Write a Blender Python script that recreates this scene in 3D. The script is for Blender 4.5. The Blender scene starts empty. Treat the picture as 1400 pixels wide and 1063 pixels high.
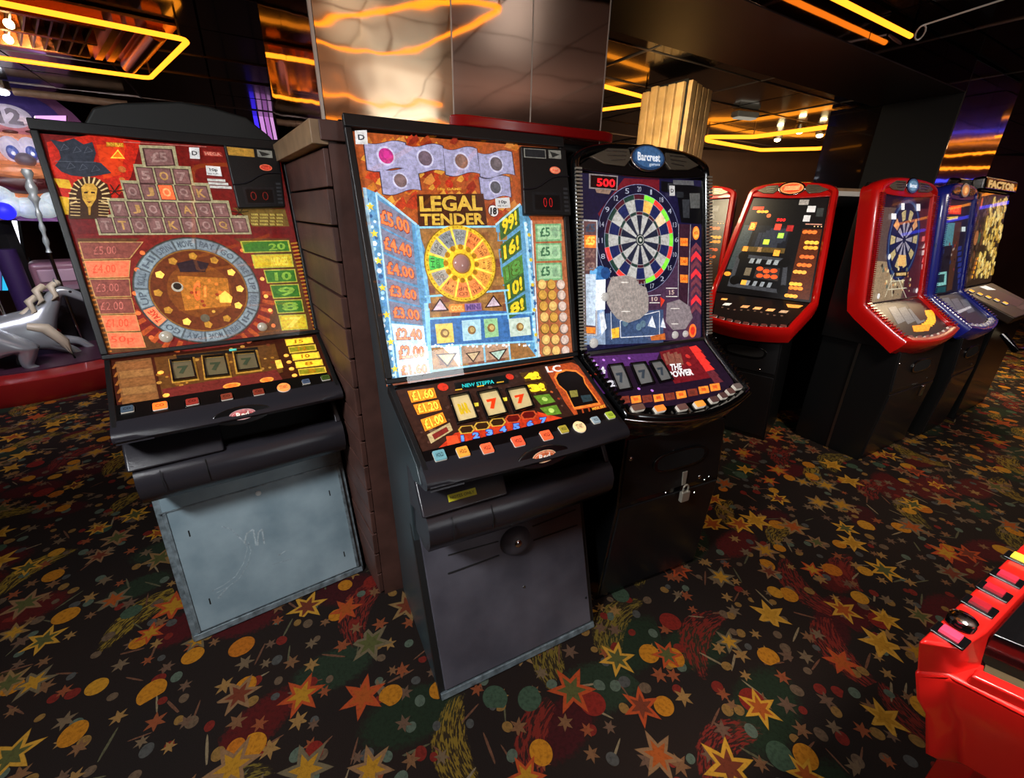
import bpy, bmesh, math, random
from mathutils import Vector, Matrix
random.seed(7)
sc = bpy.context.scene
# ------------------------------------------------------------------ camera
FPX, PITCH, ROLL, CAMH = 589.2, 0.388, 0.0193, 1.51
_c, _s = math.cos(PITCH), math.sin(PITCH)
_cr, _sr = math.cos(ROLL), math.sin(ROLL)
R0 = Vector((1, 0, 0)); U0 = Vector((0, _s, _c)); FW = Vector((0, _c, -_s))
RT = R0*_cr + U0*_sr
UP = U0*_cr - R0*_sr
EYE = Vector((0, 0, CAMH))
cd = bpy.data.cameras.new('camera')
cd.sensor_fit = 'HORIZONTAL'; cd.sensor_width = 36.0; cd.lens = 36.0*FPX/1400.0
cd.clip_start = 0.05; cd.clip_end = 200
cam = bpy.data.objects.new('camera', cd); sc.collection.objects.link(cam)
m = Matrix((RT, UP, -FW)).transposed().to_4x4(); m.translation = EYE
cam.matrix_world = m
sc.camera = cam
# ------------------------------------------------------------------ world, light, exposure
w = bpy.data.worlds.new('world'); sc.world = w; w.use_nodes = True
w.node_tree.nodes['Background'].inputs[0].default_value = (0.02, 0.016, 0.014, 1)
w.node_tree.nodes['Background'].inputs[1].default_value = 0.3
sc.view_settings.view_transform = 'Standard'; sc.view_settings.look = 'None'
sc.view_settings.exposure = 0.0; sc.view_settings.gamma = 1.0
sc.view_settings.use_curve_mapping = False

def area_light(name, loc, target, size, power, col, sy=None, spread=None):
    l = bpy.data.lights.new(name, 'AREA'); l.energy = power; l.color = col
    l.shape = 'RECTANGLE'; l.size = size; l.size_y = sy or size
    if spread: l.spread = spread
    o = bpy.data.objects.new(name, l); sc.collection.objects.link(o)
    o.location = loc
    o.rotation_euler = (Vector(target)-Vector(loc)).to_track_quat('-Z', 'Y').to_euler()
    return o
area_light('ceiling_light_panel', (-1.3, -0.4, 2.40), (-0.45, 1.1, 0.3), 0.5, 30, (0.93, 0.96, 0.98), 0.35, math.radians(110))
area_light('doorway_daylight', (3.6, -2.8, 1.92), (0.0, 1.2, 0.9), 0.9, 24, (0.95, 0.98, 1.0), 0.8)
area_light('side_fill', (2.1, 1.3, 2.40), (2.3, 2.5, 0.9), 0.5, 17, (1.0, 0.86, 0.74), 0.5, math.radians(110))  # added fill that brightens the red right-hand group, no known fitting
area_light('corner_fill', (0.95, 0.25, 2.40), (0.9, 0.42, 0.9), 0.25, 3.6, (1.0, 0.92, 0.85), 0.25, math.radians(45))  # added fill that brightens the red corner game
area_light('ceiling_light_far', (5.2, 4.4, 2.40), (5.0, 4.0, 0.0), 0.6, 45, (1.0, 0.75, 0.45), 0.6, math.radians(130))
area_light('column_fill', (0.75, 3.0, 2.30), (1.15, 3.8, 1.7), 0.3, 9, (1.0, 0.8, 0.5), 0.3, math.radians(120))  # added warm fill for the slatted column, no such lamp in view
area_light('wall_fill', (3.2, 5.6, 2.2), (3.6, 7.8, 1.2), 0.8, 22, (1.0, 0.7, 0.4), 0.4)  # added fill that lifts the dark back wall, no known fitting
area_light('ceiling_light_left', (-3.4, 2.2, 2.40), (-4.2, 4.0, 0.6), 0.6, 30, (0.9, 0.85, 1.0), 0.6, math.radians(120))
area_light('clown_spotlight', (-2.9, 3.0, 2.40), (-4.0, 4.0, 1.75), 0.25, 9, (1.0, 0.9, 0.9), 0.25, math.radians(90))
area_light('mirror_fill', (1.5, -1.1, 1.75), (1.6, -1.0, 2.47), 0.4, 14, (1.0, 0.85, 0.75), 0.4)  # unseen light added to brighten the ceiling mirrored in the pillar
area_light('mirror_fill_two', (2.2, 0.0, 1.75), (2.1, 0.1, 2.47), 0.4, 12, (1.0, 0.85, 0.75), 0.4)  # second unseen light added for the same mirrored ceiling

# ------------------------------------------------------------------ helpers
def ray(px, py):
    return FW + RT*((px-700)/FPX) - UP*((py-531.5)/FPX)
def onz(px, py, z=0.0):
    d = ray(px, py); return EYE + d*((z-CAMH)/d.z)
def lin(c):
    def f(v):
        v = v/255.0
        return v/12.92 if v <= 0.04045 else ((v+0.055)/1.055)**2.4
    return (f(c[0]), f(c[1]), f(c[2]))
def ids(o, label=None, cat=None, group=None, kind=None):
    if label: o['label'] = label
    if cat: o['category'] = cat
    if group: o['group'] = group
    if kind: o['kind'] = kind
    return o
def thing(name, label, cat, loc=(0, 0, 0), rz=0.0, group=None):
    o = bpy.data.objects.new(name, None); sc.collection.objects.link(o)
    o.location = loc; o.rotation_euler = (0, 0, rz); o.empty_display_size = 0.1
    return ids(o, label, cat, group)

class MB:
    def __init__(s): s.v = []; s.f = []; s.c = []
    def add(s, vs, fs, col=None):
        b = len(s.v); s.v += [tuple(v) for v in vs]
        for f in fs: s.f.append(tuple(b+i for i in f)); s.c.append(col)
    def poly(s, vs, col=None): s.add(vs, [range(len(vs))], col)
    def box(s, a, b, col=None):
        (x0, y0, z0), (x1, y1, z1) = a, b
        s.add([(x0,y0,z0),(x1,y0,z0),(x1,y1,z0),(x0,y1,z0),(x0,y0,z1),(x1,y0,z1),(x1,y1,z1),(x0,y1,z1)],
              [(0,3,2,1),(4,5,6,7),(0,1,5,4),(1,2,6,5),(2,3,7,6),(3,0,4,7)], col)
    def loft(s, rings, closed=True, cap=True, col=None):
        n = len(rings[0]); vs = [v for r in rings for v in r]; fs = []
        for k in range(len(rings)-1):
            for i in range(n if closed else n-1):
                j = (i+1) % n
                fs.append((k*n+i, k*n+j, (k+1)*n+j, (k+1)*n+i))
        if cap and closed:
            fs.append(tuple(range(n-1, -1, -1))); fs.append(tuple((len(rings)-1)*n+i for i in range(n)))
        s.add(vs, fs, col)
    def loop(s, rings, col=None):      # closed both ways
        n = len(rings[0]); K = len(rings); fs = []
        for k in range(K):
            for i in range(n):
                j = (i+1) % n; l = (k+1) % K
                fs.append((k*n+i, k*n+j, l*n+j, l*n+i))
        s.add([v for r in rings for v in r], fs, col)
    def prism(s, prof, x0, x1, w=None, col=None):   # prof = (y,z) list, extruded along x; w(z) scales the width
        w = w or (lambda z: 1.0)
        s.loft([[(x0*w(z), y, z) for y, z in prof], [(x1*w(z), y, z) for y, z in prof]], col=col)
    def tube(s, pts, r, n=8, closed=False, col=None):
        pts = [Vector(p) for p in pts]; rings = []; K = len(pts)
        ref = Vector((0, 0, 1))
        for i, p in enumerate(pts):
            a = pts[i-1] if (i or closed) else p
            b = pts[(i+1) % K] if (i < K-1 or closed) else p
            t = (b-a).normalized()
            if abs(t.dot(ref)) > 0.98: q = Vector((1, 0, 0))
            else: q = ref
            u = t.cross(q).normalized(); v = t.cross(u).normalized()
            rr = r[i] if isinstance(r, (list, tuple)) else r
            rings.append([p+u*rr*math.cos(6.28318*k/n)+v*rr*math.sin(6.28318*k/n) for k in range(n)])
        if closed: s.loop(rings, col)
        else: s.loft(rings, col=col)
    def lathe(s, c, prof, n=20, ax=None, col=None):   # prof = (radius, height) list about axis ax through c
        c = Vector(c); ax = Vector(ax or (0, 0, 1)).normalized()
        q = Vector((1, 0, 0)) if abs(ax.x) < 0.9 else Vector((0, 1, 0))
        u = ax.cross(q).normalized(); v = ax.cross(u)
        s.loft([[c+ax*h+u*(r*math.cos(2*math.pi*k/n))+v*(r*math.sin(2*math.pi*k/n)) for k in range(n)] for r, h in prof], col=col)
    def ell(s, c, r, n=16, m_=10, M=None, col=None):
        c = Vector(c); rings = []
        for i in range(m_+1):
            a = math.pi*i/m_; a = min(max(a, 0.02), math.pi-0.02)
            ring = []
            for k in range(n):
                b = 2*math.pi*k/n
                p = Vector((r[0]*math.sin(a)*math.cos(b), r[1]*math.sin(a)*math.sin(b), r[2]*math.cos(a)))
                ring.append(c + (M @ p if M else p))
            rings.append(ring)
        s.loft(rings, col=col)
    def build(s, name, mat, parent=None, bevel=0, smooth=None, closed=True, seg=2):
        me = bpy.data.meshes.new(name); me.from_pydata(s.v, [], s.f)
        if closed:
            bm = bmesh.new(); bm.from_mesh(me); bmesh.ops.recalc_face_normals(bm, faces=bm.faces); bm.to_mesh(me); bm.free()
        if any(c is not None for c in s.c):
            at = me.color_attributes.new('Col', 'FLOAT_COLOR', 'CORNER')
            buf = []
            for p in me.polygons:
                c = s.c[p.index] or (0.5, 0.5, 0.5, 0.3)
                buf += list(c)*p.loop_total
            at.data.foreach_set('color', buf)
        me.materials.append(mat)
        o = bpy.data.objects.new(name, me); sc.collection.objects.link(o)
        if parent: o.parent = parent
        if bevel:
            b = o.modifiers.new('bevel', 'BEVEL'); b.width = bevel; b.segments = seg; b.limit_method = 'ANGLE'; b.angle_limit = math.radians(35)
        if smooth or (smooth is None and bevel):
            me.polygons.foreach_set('use_smooth', [True]*len(me.polygons))
            if not bevel: me.set_sharp_from_angle(angle=math.radians(smooth if smooth and smooth is not True else 40))
            else:
                b.harden_normals = True
        return o

# ------------------------------------------------------------------ materials
def mat(name, col, rough=0.5, metal=0.0, spec=0.5, coat=0.0, noise=0.0, nscale=30.0, emis=None, es=0.0, bump=0.0, bscale=200.0, col2=None, rvar=0.0):
    m = bpy.data.materials.new(name); m.use_nodes = True; nt = m.node_tree; N = nt.nodes; L = nt.links
    b = N['Principled BSDF']
    c = lin(col)
    b.inputs['Base Color'].default_value = (*c, 1); b.inputs['Roughness'].default_value = rough
    b.inputs['Metallic'].default_value = metal; b.inputs['Specular IOR Level'].default_value = spec
    b.inputs['Coat Weight'].default_value = coat
    if emis:
        b.inputs['Emission Color'].default_value = (*lin(emis), 1); b.inputs['Emission Strength'].default_value = es
    if noise or bump or rvar:
        tc = N.new('ShaderNodeTexCoord')
    if noise or rvar:
        n = N.new('ShaderNodeTexNoise'); n.inputs['Scale'].default_value = nscale; n.inputs['Detail'].default_value = 6
        L.new(tc.outputs['Object'], n.inputs['Vector'])
        r = N.new('ShaderNodeValToRGB'); r.color_ramp.elements[0].position = 0.3; r.color_ramp.elements[1].position = 0.72
        c2 = lin(col2) if col2 else tuple(min(1, x*(1+noise)) for x in c)
        c1 = c if col2 else tuple(x*(1-noise) for x in c)
        r.color_ramp.elements[0].color = (*c1, 1); r.color_ramp.elements[1].color = (*c2, 1)
        L.new(n.outputs['Fac'], r.inputs[0])
        if noise: L.new(r.outputs[0], b.inputs['Base Color'])
        if rvar:
            mr = N.new('ShaderNodeMapRange'); mr.inputs['To Min'].default_value = max(0.02, rough-rvar); mr.inputs['To Max'].default_value = rough+rvar
            L.new(n.outputs['Fac'], mr.inputs['Value']); L.new(mr.outputs[0], b.inputs['Roughness'])
    if bump:
        n2 = N.new('ShaderNodeTexNoise'); n2.inputs['Scale'].default_value = bscale; n2.inputs['Detail'].default_value = 4
        L.new(tc.outputs['Object'], n2.inputs['Vector'])
        bp = N.new('ShaderNodeBump'); bp.inputs['Strength'].default_value = bump; bp.inputs['Distance'].default_value = 0.002
        L.new(n2.outputs['Fac'], bp.inputs['Height']); L.new(bp.outputs[0], b.inputs['Normal'])
    return m
def emit(name, col, st):
    m = bpy.data.materials.new(name); m.use_nodes = True; b = m.node_tree.nodes['Principled BSDF']
    b.inputs['Base Color'].default_value = (0, 0, 0, 1)
    b.inputs['Emission Color'].default_value = (*lin(col), 1); b.inputs['Emission Strength'].default_value = st
    return m
def art_material(name, nscale, amount, rough=0.3):
    m = bpy.data.materials.new(name); m.use_nodes = True; nt = m.node_tree; N = nt.nodes; L = nt.links
    b = N['Principled BSDF']; a = N.new('ShaderNodeAttribute'); a.attribute_name = 'Col'
    tc = N.new('ShaderNodeTexCoord'); v = N.new('ShaderNodeTexNoise'); v.inputs['Scale'].default_value = nscale
    v.inputs['Detail'].default_value = 5; v.inputs['Roughness'].default_value = 0.7
    L.new(tc.outputs['Object'], v.inputs['Vector'])
    mr = N.new('ShaderNodeMapRange'); mr.inputs['From Min'].default_value = 0.3; mr.inputs['From Max'].default_value = 0.7
    mr.inputs['To Min'].default_value = 1-amount; mr.inputs['To Max'].default_value = 1+amount*0.8
    L.new(v.outputs['Fac'], mr.inputs['Value'])
    mx = N.new('ShaderNodeVectorMath'); mx.operation = 'SCALE'
    L.new(a.outputs['Color'], mx.inputs[0]); L.new(mr.outputs[0], mx.inputs['Scale'])
    L.new(mx.outputs[0], b.inputs['Base Color']); L.new(mx.outputs[0], b.inputs['Emission Color'])
    L.new(a.outputs['Alpha'], b.inputs['Emission Strength'])
    b.inputs['Roughness'].default_value = rough
    return m
M = {}
M['art'] = art_material('printed_glass_ink', 85.0, 0.45)
M['lamp'] = art_material('lamp_plastic', 40.0, 0.12, 0.2)
M['relief'] = art_material('painted_relief', 20.0, 0.2, 0.35)
M['black'] = mat('black_vinyl', (22, 22, 23), 0.42, bump=0.25, bscale=400)
M['black_gloss'] = mat('black_gloss_plastic', (13, 13, 14), 0.16, coat=0.5)
M['black_matt'] = mat('black_matt', (10, 10, 10), 0.8)
M['dark_plastic'] = mat('charcoal_moulded_plastic', (42, 40, 45), 0.21, bump=0.2, bscale=600)
M['side_laminate'] = mat('blue_black_side_laminate', (50, 60, 64), 0.33, bump=0.15, bscale=300)
M['black_lacquer'] = mat('black_laminate', (17, 18, 19), 0.3, bump=0.15, bscale=300)
M['door_blue'] = mat('scuffed_blue_grey_metal', (118, 138, 148), 0.42, metal=0.15, noise=1, nscale=5.0, col2=(160, 178, 186), bump=0.1, bscale=120)
M['door_edge'] = mat('worn_grey_edge_trim', (120, 132, 138), 0.4, metal=0.4, noise=0.5, nscale=40)
M['door_grey'] = mat('scuffed_charcoal_metal', (72, 70, 79), 0.36, metal=0.2, noise=1, nscale=4.5, col2=(108, 105, 115), bump=0.12, bscale=200)
M['chrome'] = mat('chrome', (200, 200, 200), 0.12, metal=1)
M['bright_steel'] = mat('worn_bright_steel', (190, 184, 168), 0.3, metal=0.45)
M['steel'] = mat('brushed_steel', (150, 148, 142), 0.3, metal=1)
M['red_plastic'] = mat('glossy_red_plastic', (205, 18, 16), 0.22, coat=0.4)
M['red_dark'] = mat('deep_red_plastic', (150, 14, 14), 0.25, coat=0.3)
M['red_arcade'] = mat('satin_red_fibreglass', (226, 30, 24), 0.28, coat=0.3)
M['blue_plastic'] = mat('glossy_blue_plastic', (30, 40, 150), 0.22, coat=0.4)
M['white'] = mat('white_sticker_paper', (225, 225, 220), 0.6)
M['wood_dark'] = mat('dark_stained_plank', (78, 50, 43), 0.5, noise=0.3, nscale=12, bump=0.4, bscale=60)
M['wood_light'] = mat('pale_timber_cap', (150, 122, 92), 0.5, noise=0.25, nscale=14)
M['slat'] = mat('varnished_pine_slat', (196, 158, 104), 0.35, noise=0.3, nscale=9)
M['seam'] = mat('pale_mirror_joint', (170, 160, 150), 0.4, metal=0.6)
M['neon'] = emit('yellow_neon', (255, 144, 30), 3.0)
M['neon_dim'] = emit('amber_neon', (255, 160, 30), 3.0)
M['bulb'] = emit('warm_bulb', (255, 225, 160), 22.0)
M['copper'] = mat('amber_lit_reflector', (205, 125, 60), 0.25, metal=0.9)
M['beam_paint'] = mat('dark_brown_soffit', (40, 32, 32), 0.45)

def mirror_mat(name, col, rough, wav):
    m = bpy.data.materials.new(name); m.use_nodes = True; N = m.node_tree.nodes; L = m.node_tree.links; b = N['Principled BSDF']
    b.inputs['Base Color'].default_value = (*lin(col), 1); b.inputs['Metallic'].default_value = 1; b.inputs['Roughness'].default_value = rough
    tc = N.new('ShaderNodeTexCoord'); n = N.new('ShaderNodeTexNoise'); n.inputs['Scale'].default_value = 4.0; n.inputs['Detail'].default_value = 2
    bp = N.new('ShaderNodeBump'); bp.inputs['Strength'].default_value = wav; bp.inputs['Distance'].default_value = 0.05
    L.new(tc.outputs['Object'], n.inputs['Vector']); L.new(n.outputs['Fac'], bp.inputs['Height']); L.new(bp.outputs[0], b.inputs['Normal'])
    return m
M['mirror'] = mirror_mat('bronze_tinted_mirror', (215, 196, 182), 0.05, 0.022)
M['mirror_wavy'] = mirror_mat('buckled_mirror_foil', (232, 208, 172), 0.05, 0.075)
M['mirror_dark'] = mirror_mat('dark_tinted_mirror', (150, 125, 125), 0.07, 0.02)
M['tile'] = mat('dark_gloss_ceiling_tile', (16, 13, 12), 0.14, coat=0.3, rvar=0.06, nscale=2)
def glass_mat():
    m = bpy.data.materials.new('clear_glass'); m.use_nodes = True; N = m.node_tree.nodes; L = m.node_tree.links
    for n in list(N):
        if n.type == 'BSDF_PRINCIPLED': N.remove(n)
    o = [n for n in N if n.type == 'OUTPUT_MATERIAL'][0]
    t = N.new('ShaderNodeBsdfTransparent'); g = N.new('ShaderNodeBsdfGlossy'); g.inputs['Roughness'].default_value = 0.02
    f = N.new('ShaderNodeFresnel'); f.inputs['IOR'].default_value = 1.5; x = N.new('ShaderNodeMixShader')
    gm = N.new('ShaderNodeNewGeometry'); iv = N.new('ShaderNodeMath'); iv.operation = 'SUBTRACT'; iv.inputs[0].default_value = 1.0
    L.new(gm.outputs['Backfacing'], iv.inputs[1]); ml = N.new('ShaderNodeMath'); ml.operation = 'MULTIPLY'
    L.new(f.outputs[0], ml.inputs[0]); L.new(iv.outputs[0], ml.inputs[1]); L.new(ml.outputs[0], x.inputs[0]); L.new(t.outputs[0], x.inputs[1]); L.new(g.outputs[0], x.inputs[2]); L.new(x.outputs[0], o.inputs[0])
    return m
M['glass'] = glass_mat()

# ---- carpet
def carpet_mat():
    m = bpy.data.materials.new('patterned_carpet'); m.use_nodes = True; nt = m.node_tree; N = nt.nodes; L = nt.links
    b = N['Principled BSDF']; b.inputs['Roughness'].default_value = 0.95; b.inputs['Specular IOR Level'].default_value = 0.15
    geo = N.new('ShaderNodeNewGeometry')
    def val(x):
        return x
    def math_(op, a, c=None, d=None, clamp=False):
        n = N.new('ShaderNodeMath'); n.operation = op; n.use_clamp = clamp
        for i, x in enumerate((a, c, d)):
            if x is None: continue
            if isinstance(x, (int, float)): n.inputs[i].default_value = x
            else: L.new(x, n.inputs[i])
        return n.outputs[0]
    def cells(scale, off, rnd):
        vm = N.new('ShaderNodeVectorMath'); vm.operation = 'MULTIPLY_ADD'
        L.new(geo.outputs['Position'], vm.inputs[0]); vm.inputs[1].default_value = (scale, scale, 0); vm.inputs[2].default_value = off
        v = N.new('ShaderNodeTexVoronoi'); v.voronoi_dimensions = '2D'; v.inputs['Scale'].default_value = 1.0; v.inputs['Randomness'].default_value = rnd
        L.new(vm.outputs[0], v.inputs['Vector'])
        sb = N.new('ShaderNodeVectorMath'); sb.operation = 'SUBTRACT'; L.new(vm.outputs[0], sb.inputs[0]); L.new(v.outputs['Position'], sb.inputs[1])
        sx = N.new('ShaderNodeSeparateXYZ'); L.new(sb.outputs[0], sx.inputs[0])
        sc_ = N.new('ShaderNodeSeparateColor'); L.new(v.outputs['Color'], sc_.inputs[0])
        return sx.outputs[0], sx.outputs[1], sc_.outputs[0], sc_.outputs[1], sc_.outputs[2]
    def mix(a, c, f):
        n = N.new('ShaderNodeMix'); n.data_type = 'RGBA'
        for i, x in ((6, a), (7, c)):
            if isinstance(x, tuple): n.inputs[i].default_value = (*x, 1)
            else: L.new(x, n.inputs[i])
        if isinstance(f, float): n.inputs[0].default_value = f
        else: L.new(f, n.inputs[0])
        return n.outputs[2]
    def ramp(f, cols):
        r = N.new('ShaderNodeValToRGB'); r.color_ramp.interpolation = 'CONSTANT'; e = r.color_ramp.elements
        while len(e) < len(cols): e.new(0.5)
        for i, c in enumerate(cols):
            e[i].position = i/len(cols); e[i].color = (*lin(c), 1)
        L.new(f, r.inputs[0]); return r.outputs[0]
    def step(a, c, soft):      # 1 where a < c
        d = math_('SUBTRACT', c, a); return math_('MULTIPLY', d, 1.0/soft, clamp=True)
    def rot(x, y, ang):
        ca, sa = math_('COSINE', ang), math_('SINE', ang)
        return (math_('ADD', math_('MULTIPLY', x, ca), math_('MULTIPLY', y, sa)),
                math_('SUBTRACT', math_('MULTIPLY', y, ca), math_('MULTIPLY', x, sa)))
    noise = N.new('ShaderNodeTexNoise'); noise.inputs['Scale'].default_value = 90; noise.inputs['Detail'].default_value = 5
    L.new(geo.outputs['Position'], noise.inputs['Vector'])
    nz = noise.outputs['Fac']
    big = N.new('ShaderNodeTexNoise'); big.inputs['Scale'].default_value = 2.2; big.inputs['Detail'].default_value = 3
    L.new(geo.outputs['Position'], big.inputs['Vector'])
    base = mix(lin((46, 31, 24)), lin((30, 27, 26)), big.outputs['Fac'])
    def ellipse(base, scale, off, rnd, a, bb, thr, cols, ang0=None, angv=6.28, streak=0.0, bend=0.0, ragged=0.0, soft=0.02):
        x, y, r1, r2, r3 = cells(scale, off, rnd)
        ang = math_('ADD', math_('MULTIPLY', r1, angv), ang0 or 0.0)
        x, y = rot(x, y, ang)
        if bend: y = math_('ADD', y, math_('MULTIPLY', math_('MULTIPLY', x, x), bend))
        k = math_('ADD', math_('MULTIPLY', r3, 0.5), 0.75)
        ex = math_('DIVIDE', x, math_('MULTIPLY', k, a)); ey = math_('DIVIDE', y, math_('MULTIPLY', k, bb))
        d = math_('SQRT', math_('ADD', math_('MULTIPLY', ex, ex), math_('MULTIPLY', ey, ey)))
        if ragged: d = math_('ADD', d, math_('MULTIPLY', math_('SUBTRACT', nz, 0.5), ragged))
        msk = math_('MULTIPLY', step(d, 1.0, soft), math_('LESS_THAN', r2, thr))
        col = ramp(math_('FRACT', math_('MULTIPLY', r2, 7.31)), cols)
        if streak:
            cb = N.new('ShaderNodeCombineXYZ'); L.new(math_('MULTIPLY', x, 14.0), cb.inputs[0]); L.new(math_('MULTIPLY', y, 60.0), cb.inputs[1]); L.new(r1, cb.inputs[2])
            nn = N.new('ShaderNodeTexNoise'); nn.inputs['Scale'].default_value = 1.0; nn.inputs['Detail'].default_value = 3; L.new(cb.outputs[0], nn.inputs['Vector'])
            st = math_('MULTIPLY', math_('SUBTRACT', nn.outputs['Fac'], 0.47), 14.0, clamp=True)
            msk = math_('MULTIPLY', msk, math_('ADD', math_('MULTIPLY', st, streak), 1-streak))
        else:
            col = mix(col, lin((20, 16, 12)), math_('MULTIPLY', math_('SUBTRACT', nz, 0.45), 1.6, clamp=True))
        return mix(base, col, msk)
    def star(base, scale, off, rnd, R, thr, cols, n=6, inner=True, k0=0.42):
        x, y, r1, r2, r3 = cells(scale, off, rnd)
        d = math_('SQRT', math_('ADD', math_('MULTIPLY', x, x), math_('MULTIPLY', y, y)))
        an = math_('ADD', math_('ARCTAN2', y, x), math_('MULTIPLY', r1, 6.28))
        t = math_('PINGPONG', math_('MULTIPLY', math_('ADD', an, 20.0), n/(2*math.pi)), 0.5)     # 0 at spike .. 0.5 between
        t = math_('MULTIPLY', t, 2.0)
        # straight edge from (R,0) to (k0 R, pi/n)
        rr = math_('DIVIDE', k0, math_('ADD', k0, math_('MULTIPLY', t, 1-k0)))
        sz = math_('MULTIPLY', math_('ADD', math_('MULTIPLY', r3, 0.5), 0.72), R)
        e = math_('DIVIDE', d, math_('MULTIPLY', rr, sz))
        msk = math_('MULTIPLY', step(e, 1.0, 0.08), math_('LESS_THAN', r2, thr))
        f = math_('FRACT', math_('MULTIPLY', r2, 9.17))
        col = ramp(f, cols)
        if inner:
            c2 = ramp(math_('FRACT', math_('MULTIPLY', r2, 23.7)), [(176, 88, 42), (190, 135, 45), (92, 92, 50), (120, 58, 40), (196, 142, 50)])
            col = mix(col, c2, step(e, 0.62, 0.06))
        col = mix(col, lin((40, 28, 18)), math_('MULTIPLY', math_('SUBTRACT', nz, 0.5), 1.5, clamp=True))
        return mix(base, col, msk)
    G = 0.5
    c = base
    c = ellipse(c, 2.9, (3.1, 1.7, 0), 0.9, 0.46, 0.25, 0.85, [(84, 26, 28), (38, 50, 34), (92, 28, 26), (44, 56, 40), (70, 24, 26)], 0.2, 0.9, ragged=0.5, soft=0.25)
    c = ellipse(c, 2.7, (13.3, 7.2, 0), 0.9, 0.42, 0.15, 0.8, [(150, 122, 46), (124, 104, 44), (126, 44, 36), (140, 112, 44)], 0.4, 1.6, streak=0.92, bend=0.9, ragged=0.35, soft=0.1)
    c = ellipse(c, 10.0, (1.3, 5.2, 0), 1.0, 0.42, 0.035, 0.35, [(150, 130, 100), (120, 80, 60), (100, 95, 70)], 0.0, 6.28)
    c = ellipse(c, 14.0, (4.3, 2.2, 0), 0.9, 0.25, 0.22, 0.42, [(150, 112, 60), (96, 108, 92), (130, 44, 36), (112, 90, 70), (86, 84, 80)])
    c = star(c, 11.5, (8.3, 3.2, 0), 0.85, 0.34, 0.5, [(132, 92, 62), (122, 100, 76), (150, 80, 50), (112, 84, 66), (160, 120, 70)], n=6, inner=False)
    c = ellipse(c, 6.6, (9.1, 9.9, 0), 0.95, 0.24, 0.22, 0.36, [(206, 134, 44), (70, 90, 70), (200, 128, 42), (140, 44, 36), (208, 146, 50), (200, 116, 42)])
    c = star(c, 5.4, (2.9, 6.1, 0), 0.8, 0.40, 0.62, [(214, 158, 62), (150, 112, 78), (190, 82, 46), (218, 160, 58), (150, 116, 74), (120, 104, 78)], n=6)
    hs = N.new('ShaderNodeHueSaturation'); hs.inputs['Saturation'].default_value = 1.02; hs.inputs['Value'].default_value = 0.63; L.new(c, hs.inputs['Color']); L.new(hs.outputs[0], b.inputs['Base Color'])
    bp = N.new('ShaderNodeBump'); bp.inputs['Strength'].default_value = 0.5; bp.inputs['Distance'].default_value = 0.003
    n3 = N.new('ShaderNodeTexNoise'); n3.inputs['Scale'].default_value = 350; L.new(geo.outputs['Position'], n3.inputs['Vector'])
    L.new(n3.outputs['Fac'], bp.inputs['Height']); L.new(bp.outputs[0], b.inputs['Normal'])
    return m
M['carpet'] = carpet_mat()

# ------------------------------------------------------------------ the room
def rot2(a): return Vector((math.cos(a), math.sin(a), 0))
ZC = 2.47
RA = 0.54
ru = rot2(RA); rn = Vector((-math.sin(RA), math.cos(RA), 0))
def rowpt(s, d, z=0.0): return ru*s + rn*d + Vector((0, 0, z))
b = MB(); b.box((-7.6, -3.6, -0.1), (9.2, 8.0, 0.0)); floor = ids(b.build('floor', M['carpet']), kind='structure')
b = MB(); b.box((-7.6, -3.6, ZC+0.02), (9.2, 8.0, ZC+0.12)); ceiling = ids(b.build('ceiling', M['black_matt']), kind='structure')
wallm = mat('brown_painted_wall', (74, 48, 34), 0.6, noise=0.15, nscale=3)
b = MB(); b.box((-7.6, 7.8, 0), (9.2, 8.0, ZC+0.02)); ids(b.build('wall_back', wallm), kind='structure')
b = MB(); b.box((-7.6, -3.6, 0), (-7.4, 7.8, ZC+0.02)); ids(b.build('wall_left', wallm), kind='structure')
b = MB(); b.box((9.0, -3.6, 0), (9.2, 7.8, ZC+0.02)); ids(b.build('wall_right', wallm), kind='structure')
b = MB(); b.box((-7.4, -3.6, 0), (9.0, -3.4, ZC+0.02)); ids(b.build('wall_front', wallm), kind='structure')

# ceiling tiles: gloss black squares hung slightly unevenly, pale grid bars between some rows
T = 0.6
tb = MB(); tb.box((-T/2+.006, -T/2+.006, 0), (T/2-.006, T/2-.006, .012)); tile0 = tb.build('ceiling_tile', M['tile'], ceiling)
cells_ = []
tilep = tb.build('ceiling_tile', mat('brown_grey_ceiling_tile', (112, 92, 86), .35), ceiling); tilep.location = (*rowpt(-11.5*T, -9.5*T)[:2], ZC); tilep.rotation_euler = (0, 0, RA)
for i in range(-14, 22):
    for j in range(-10, 18):
        p = rowpt((i+.5)*T, (j+.5)*T+0.02)
        if -7.2 < p.x < 8.8 and -3.2 < p.y < 7.6: cells_.append(((p - Vector((0, 1.5, 0))).length, p))
cells_.sort(key=lambda t: t[0])
rest = MB(); first = True
for k, (d, p) in enumerate(cells_):
    tx, ty = random.gauss(0, .004), random.gauss(0, .004)
    if k < 290:
        o = tile0 if first else tile0.copy()
        if not first and p.y < 1.5 and p.x > -.4: o.data = tilep.data
        if not first: sc.collection.objects.link(o)
        first = False
        o.location = (p.x, p.y, ZC); o.rotation_euler = (tx, ty, RA)
    else:
        h = T/2-.006; q = [p+ru*a*h+rn*c_*h for a, c_ in ((-1,-1),(1,-1),(1,1),(-1,1))]
        rest.loft([[(v.x, v.y, ZC) for v in q], [(v.x, v.y, ZC+.012) for v in q]])
ids(rest.build('far_ceiling_tiles', M['tile'], ceiling), kind='stuff')
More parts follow.
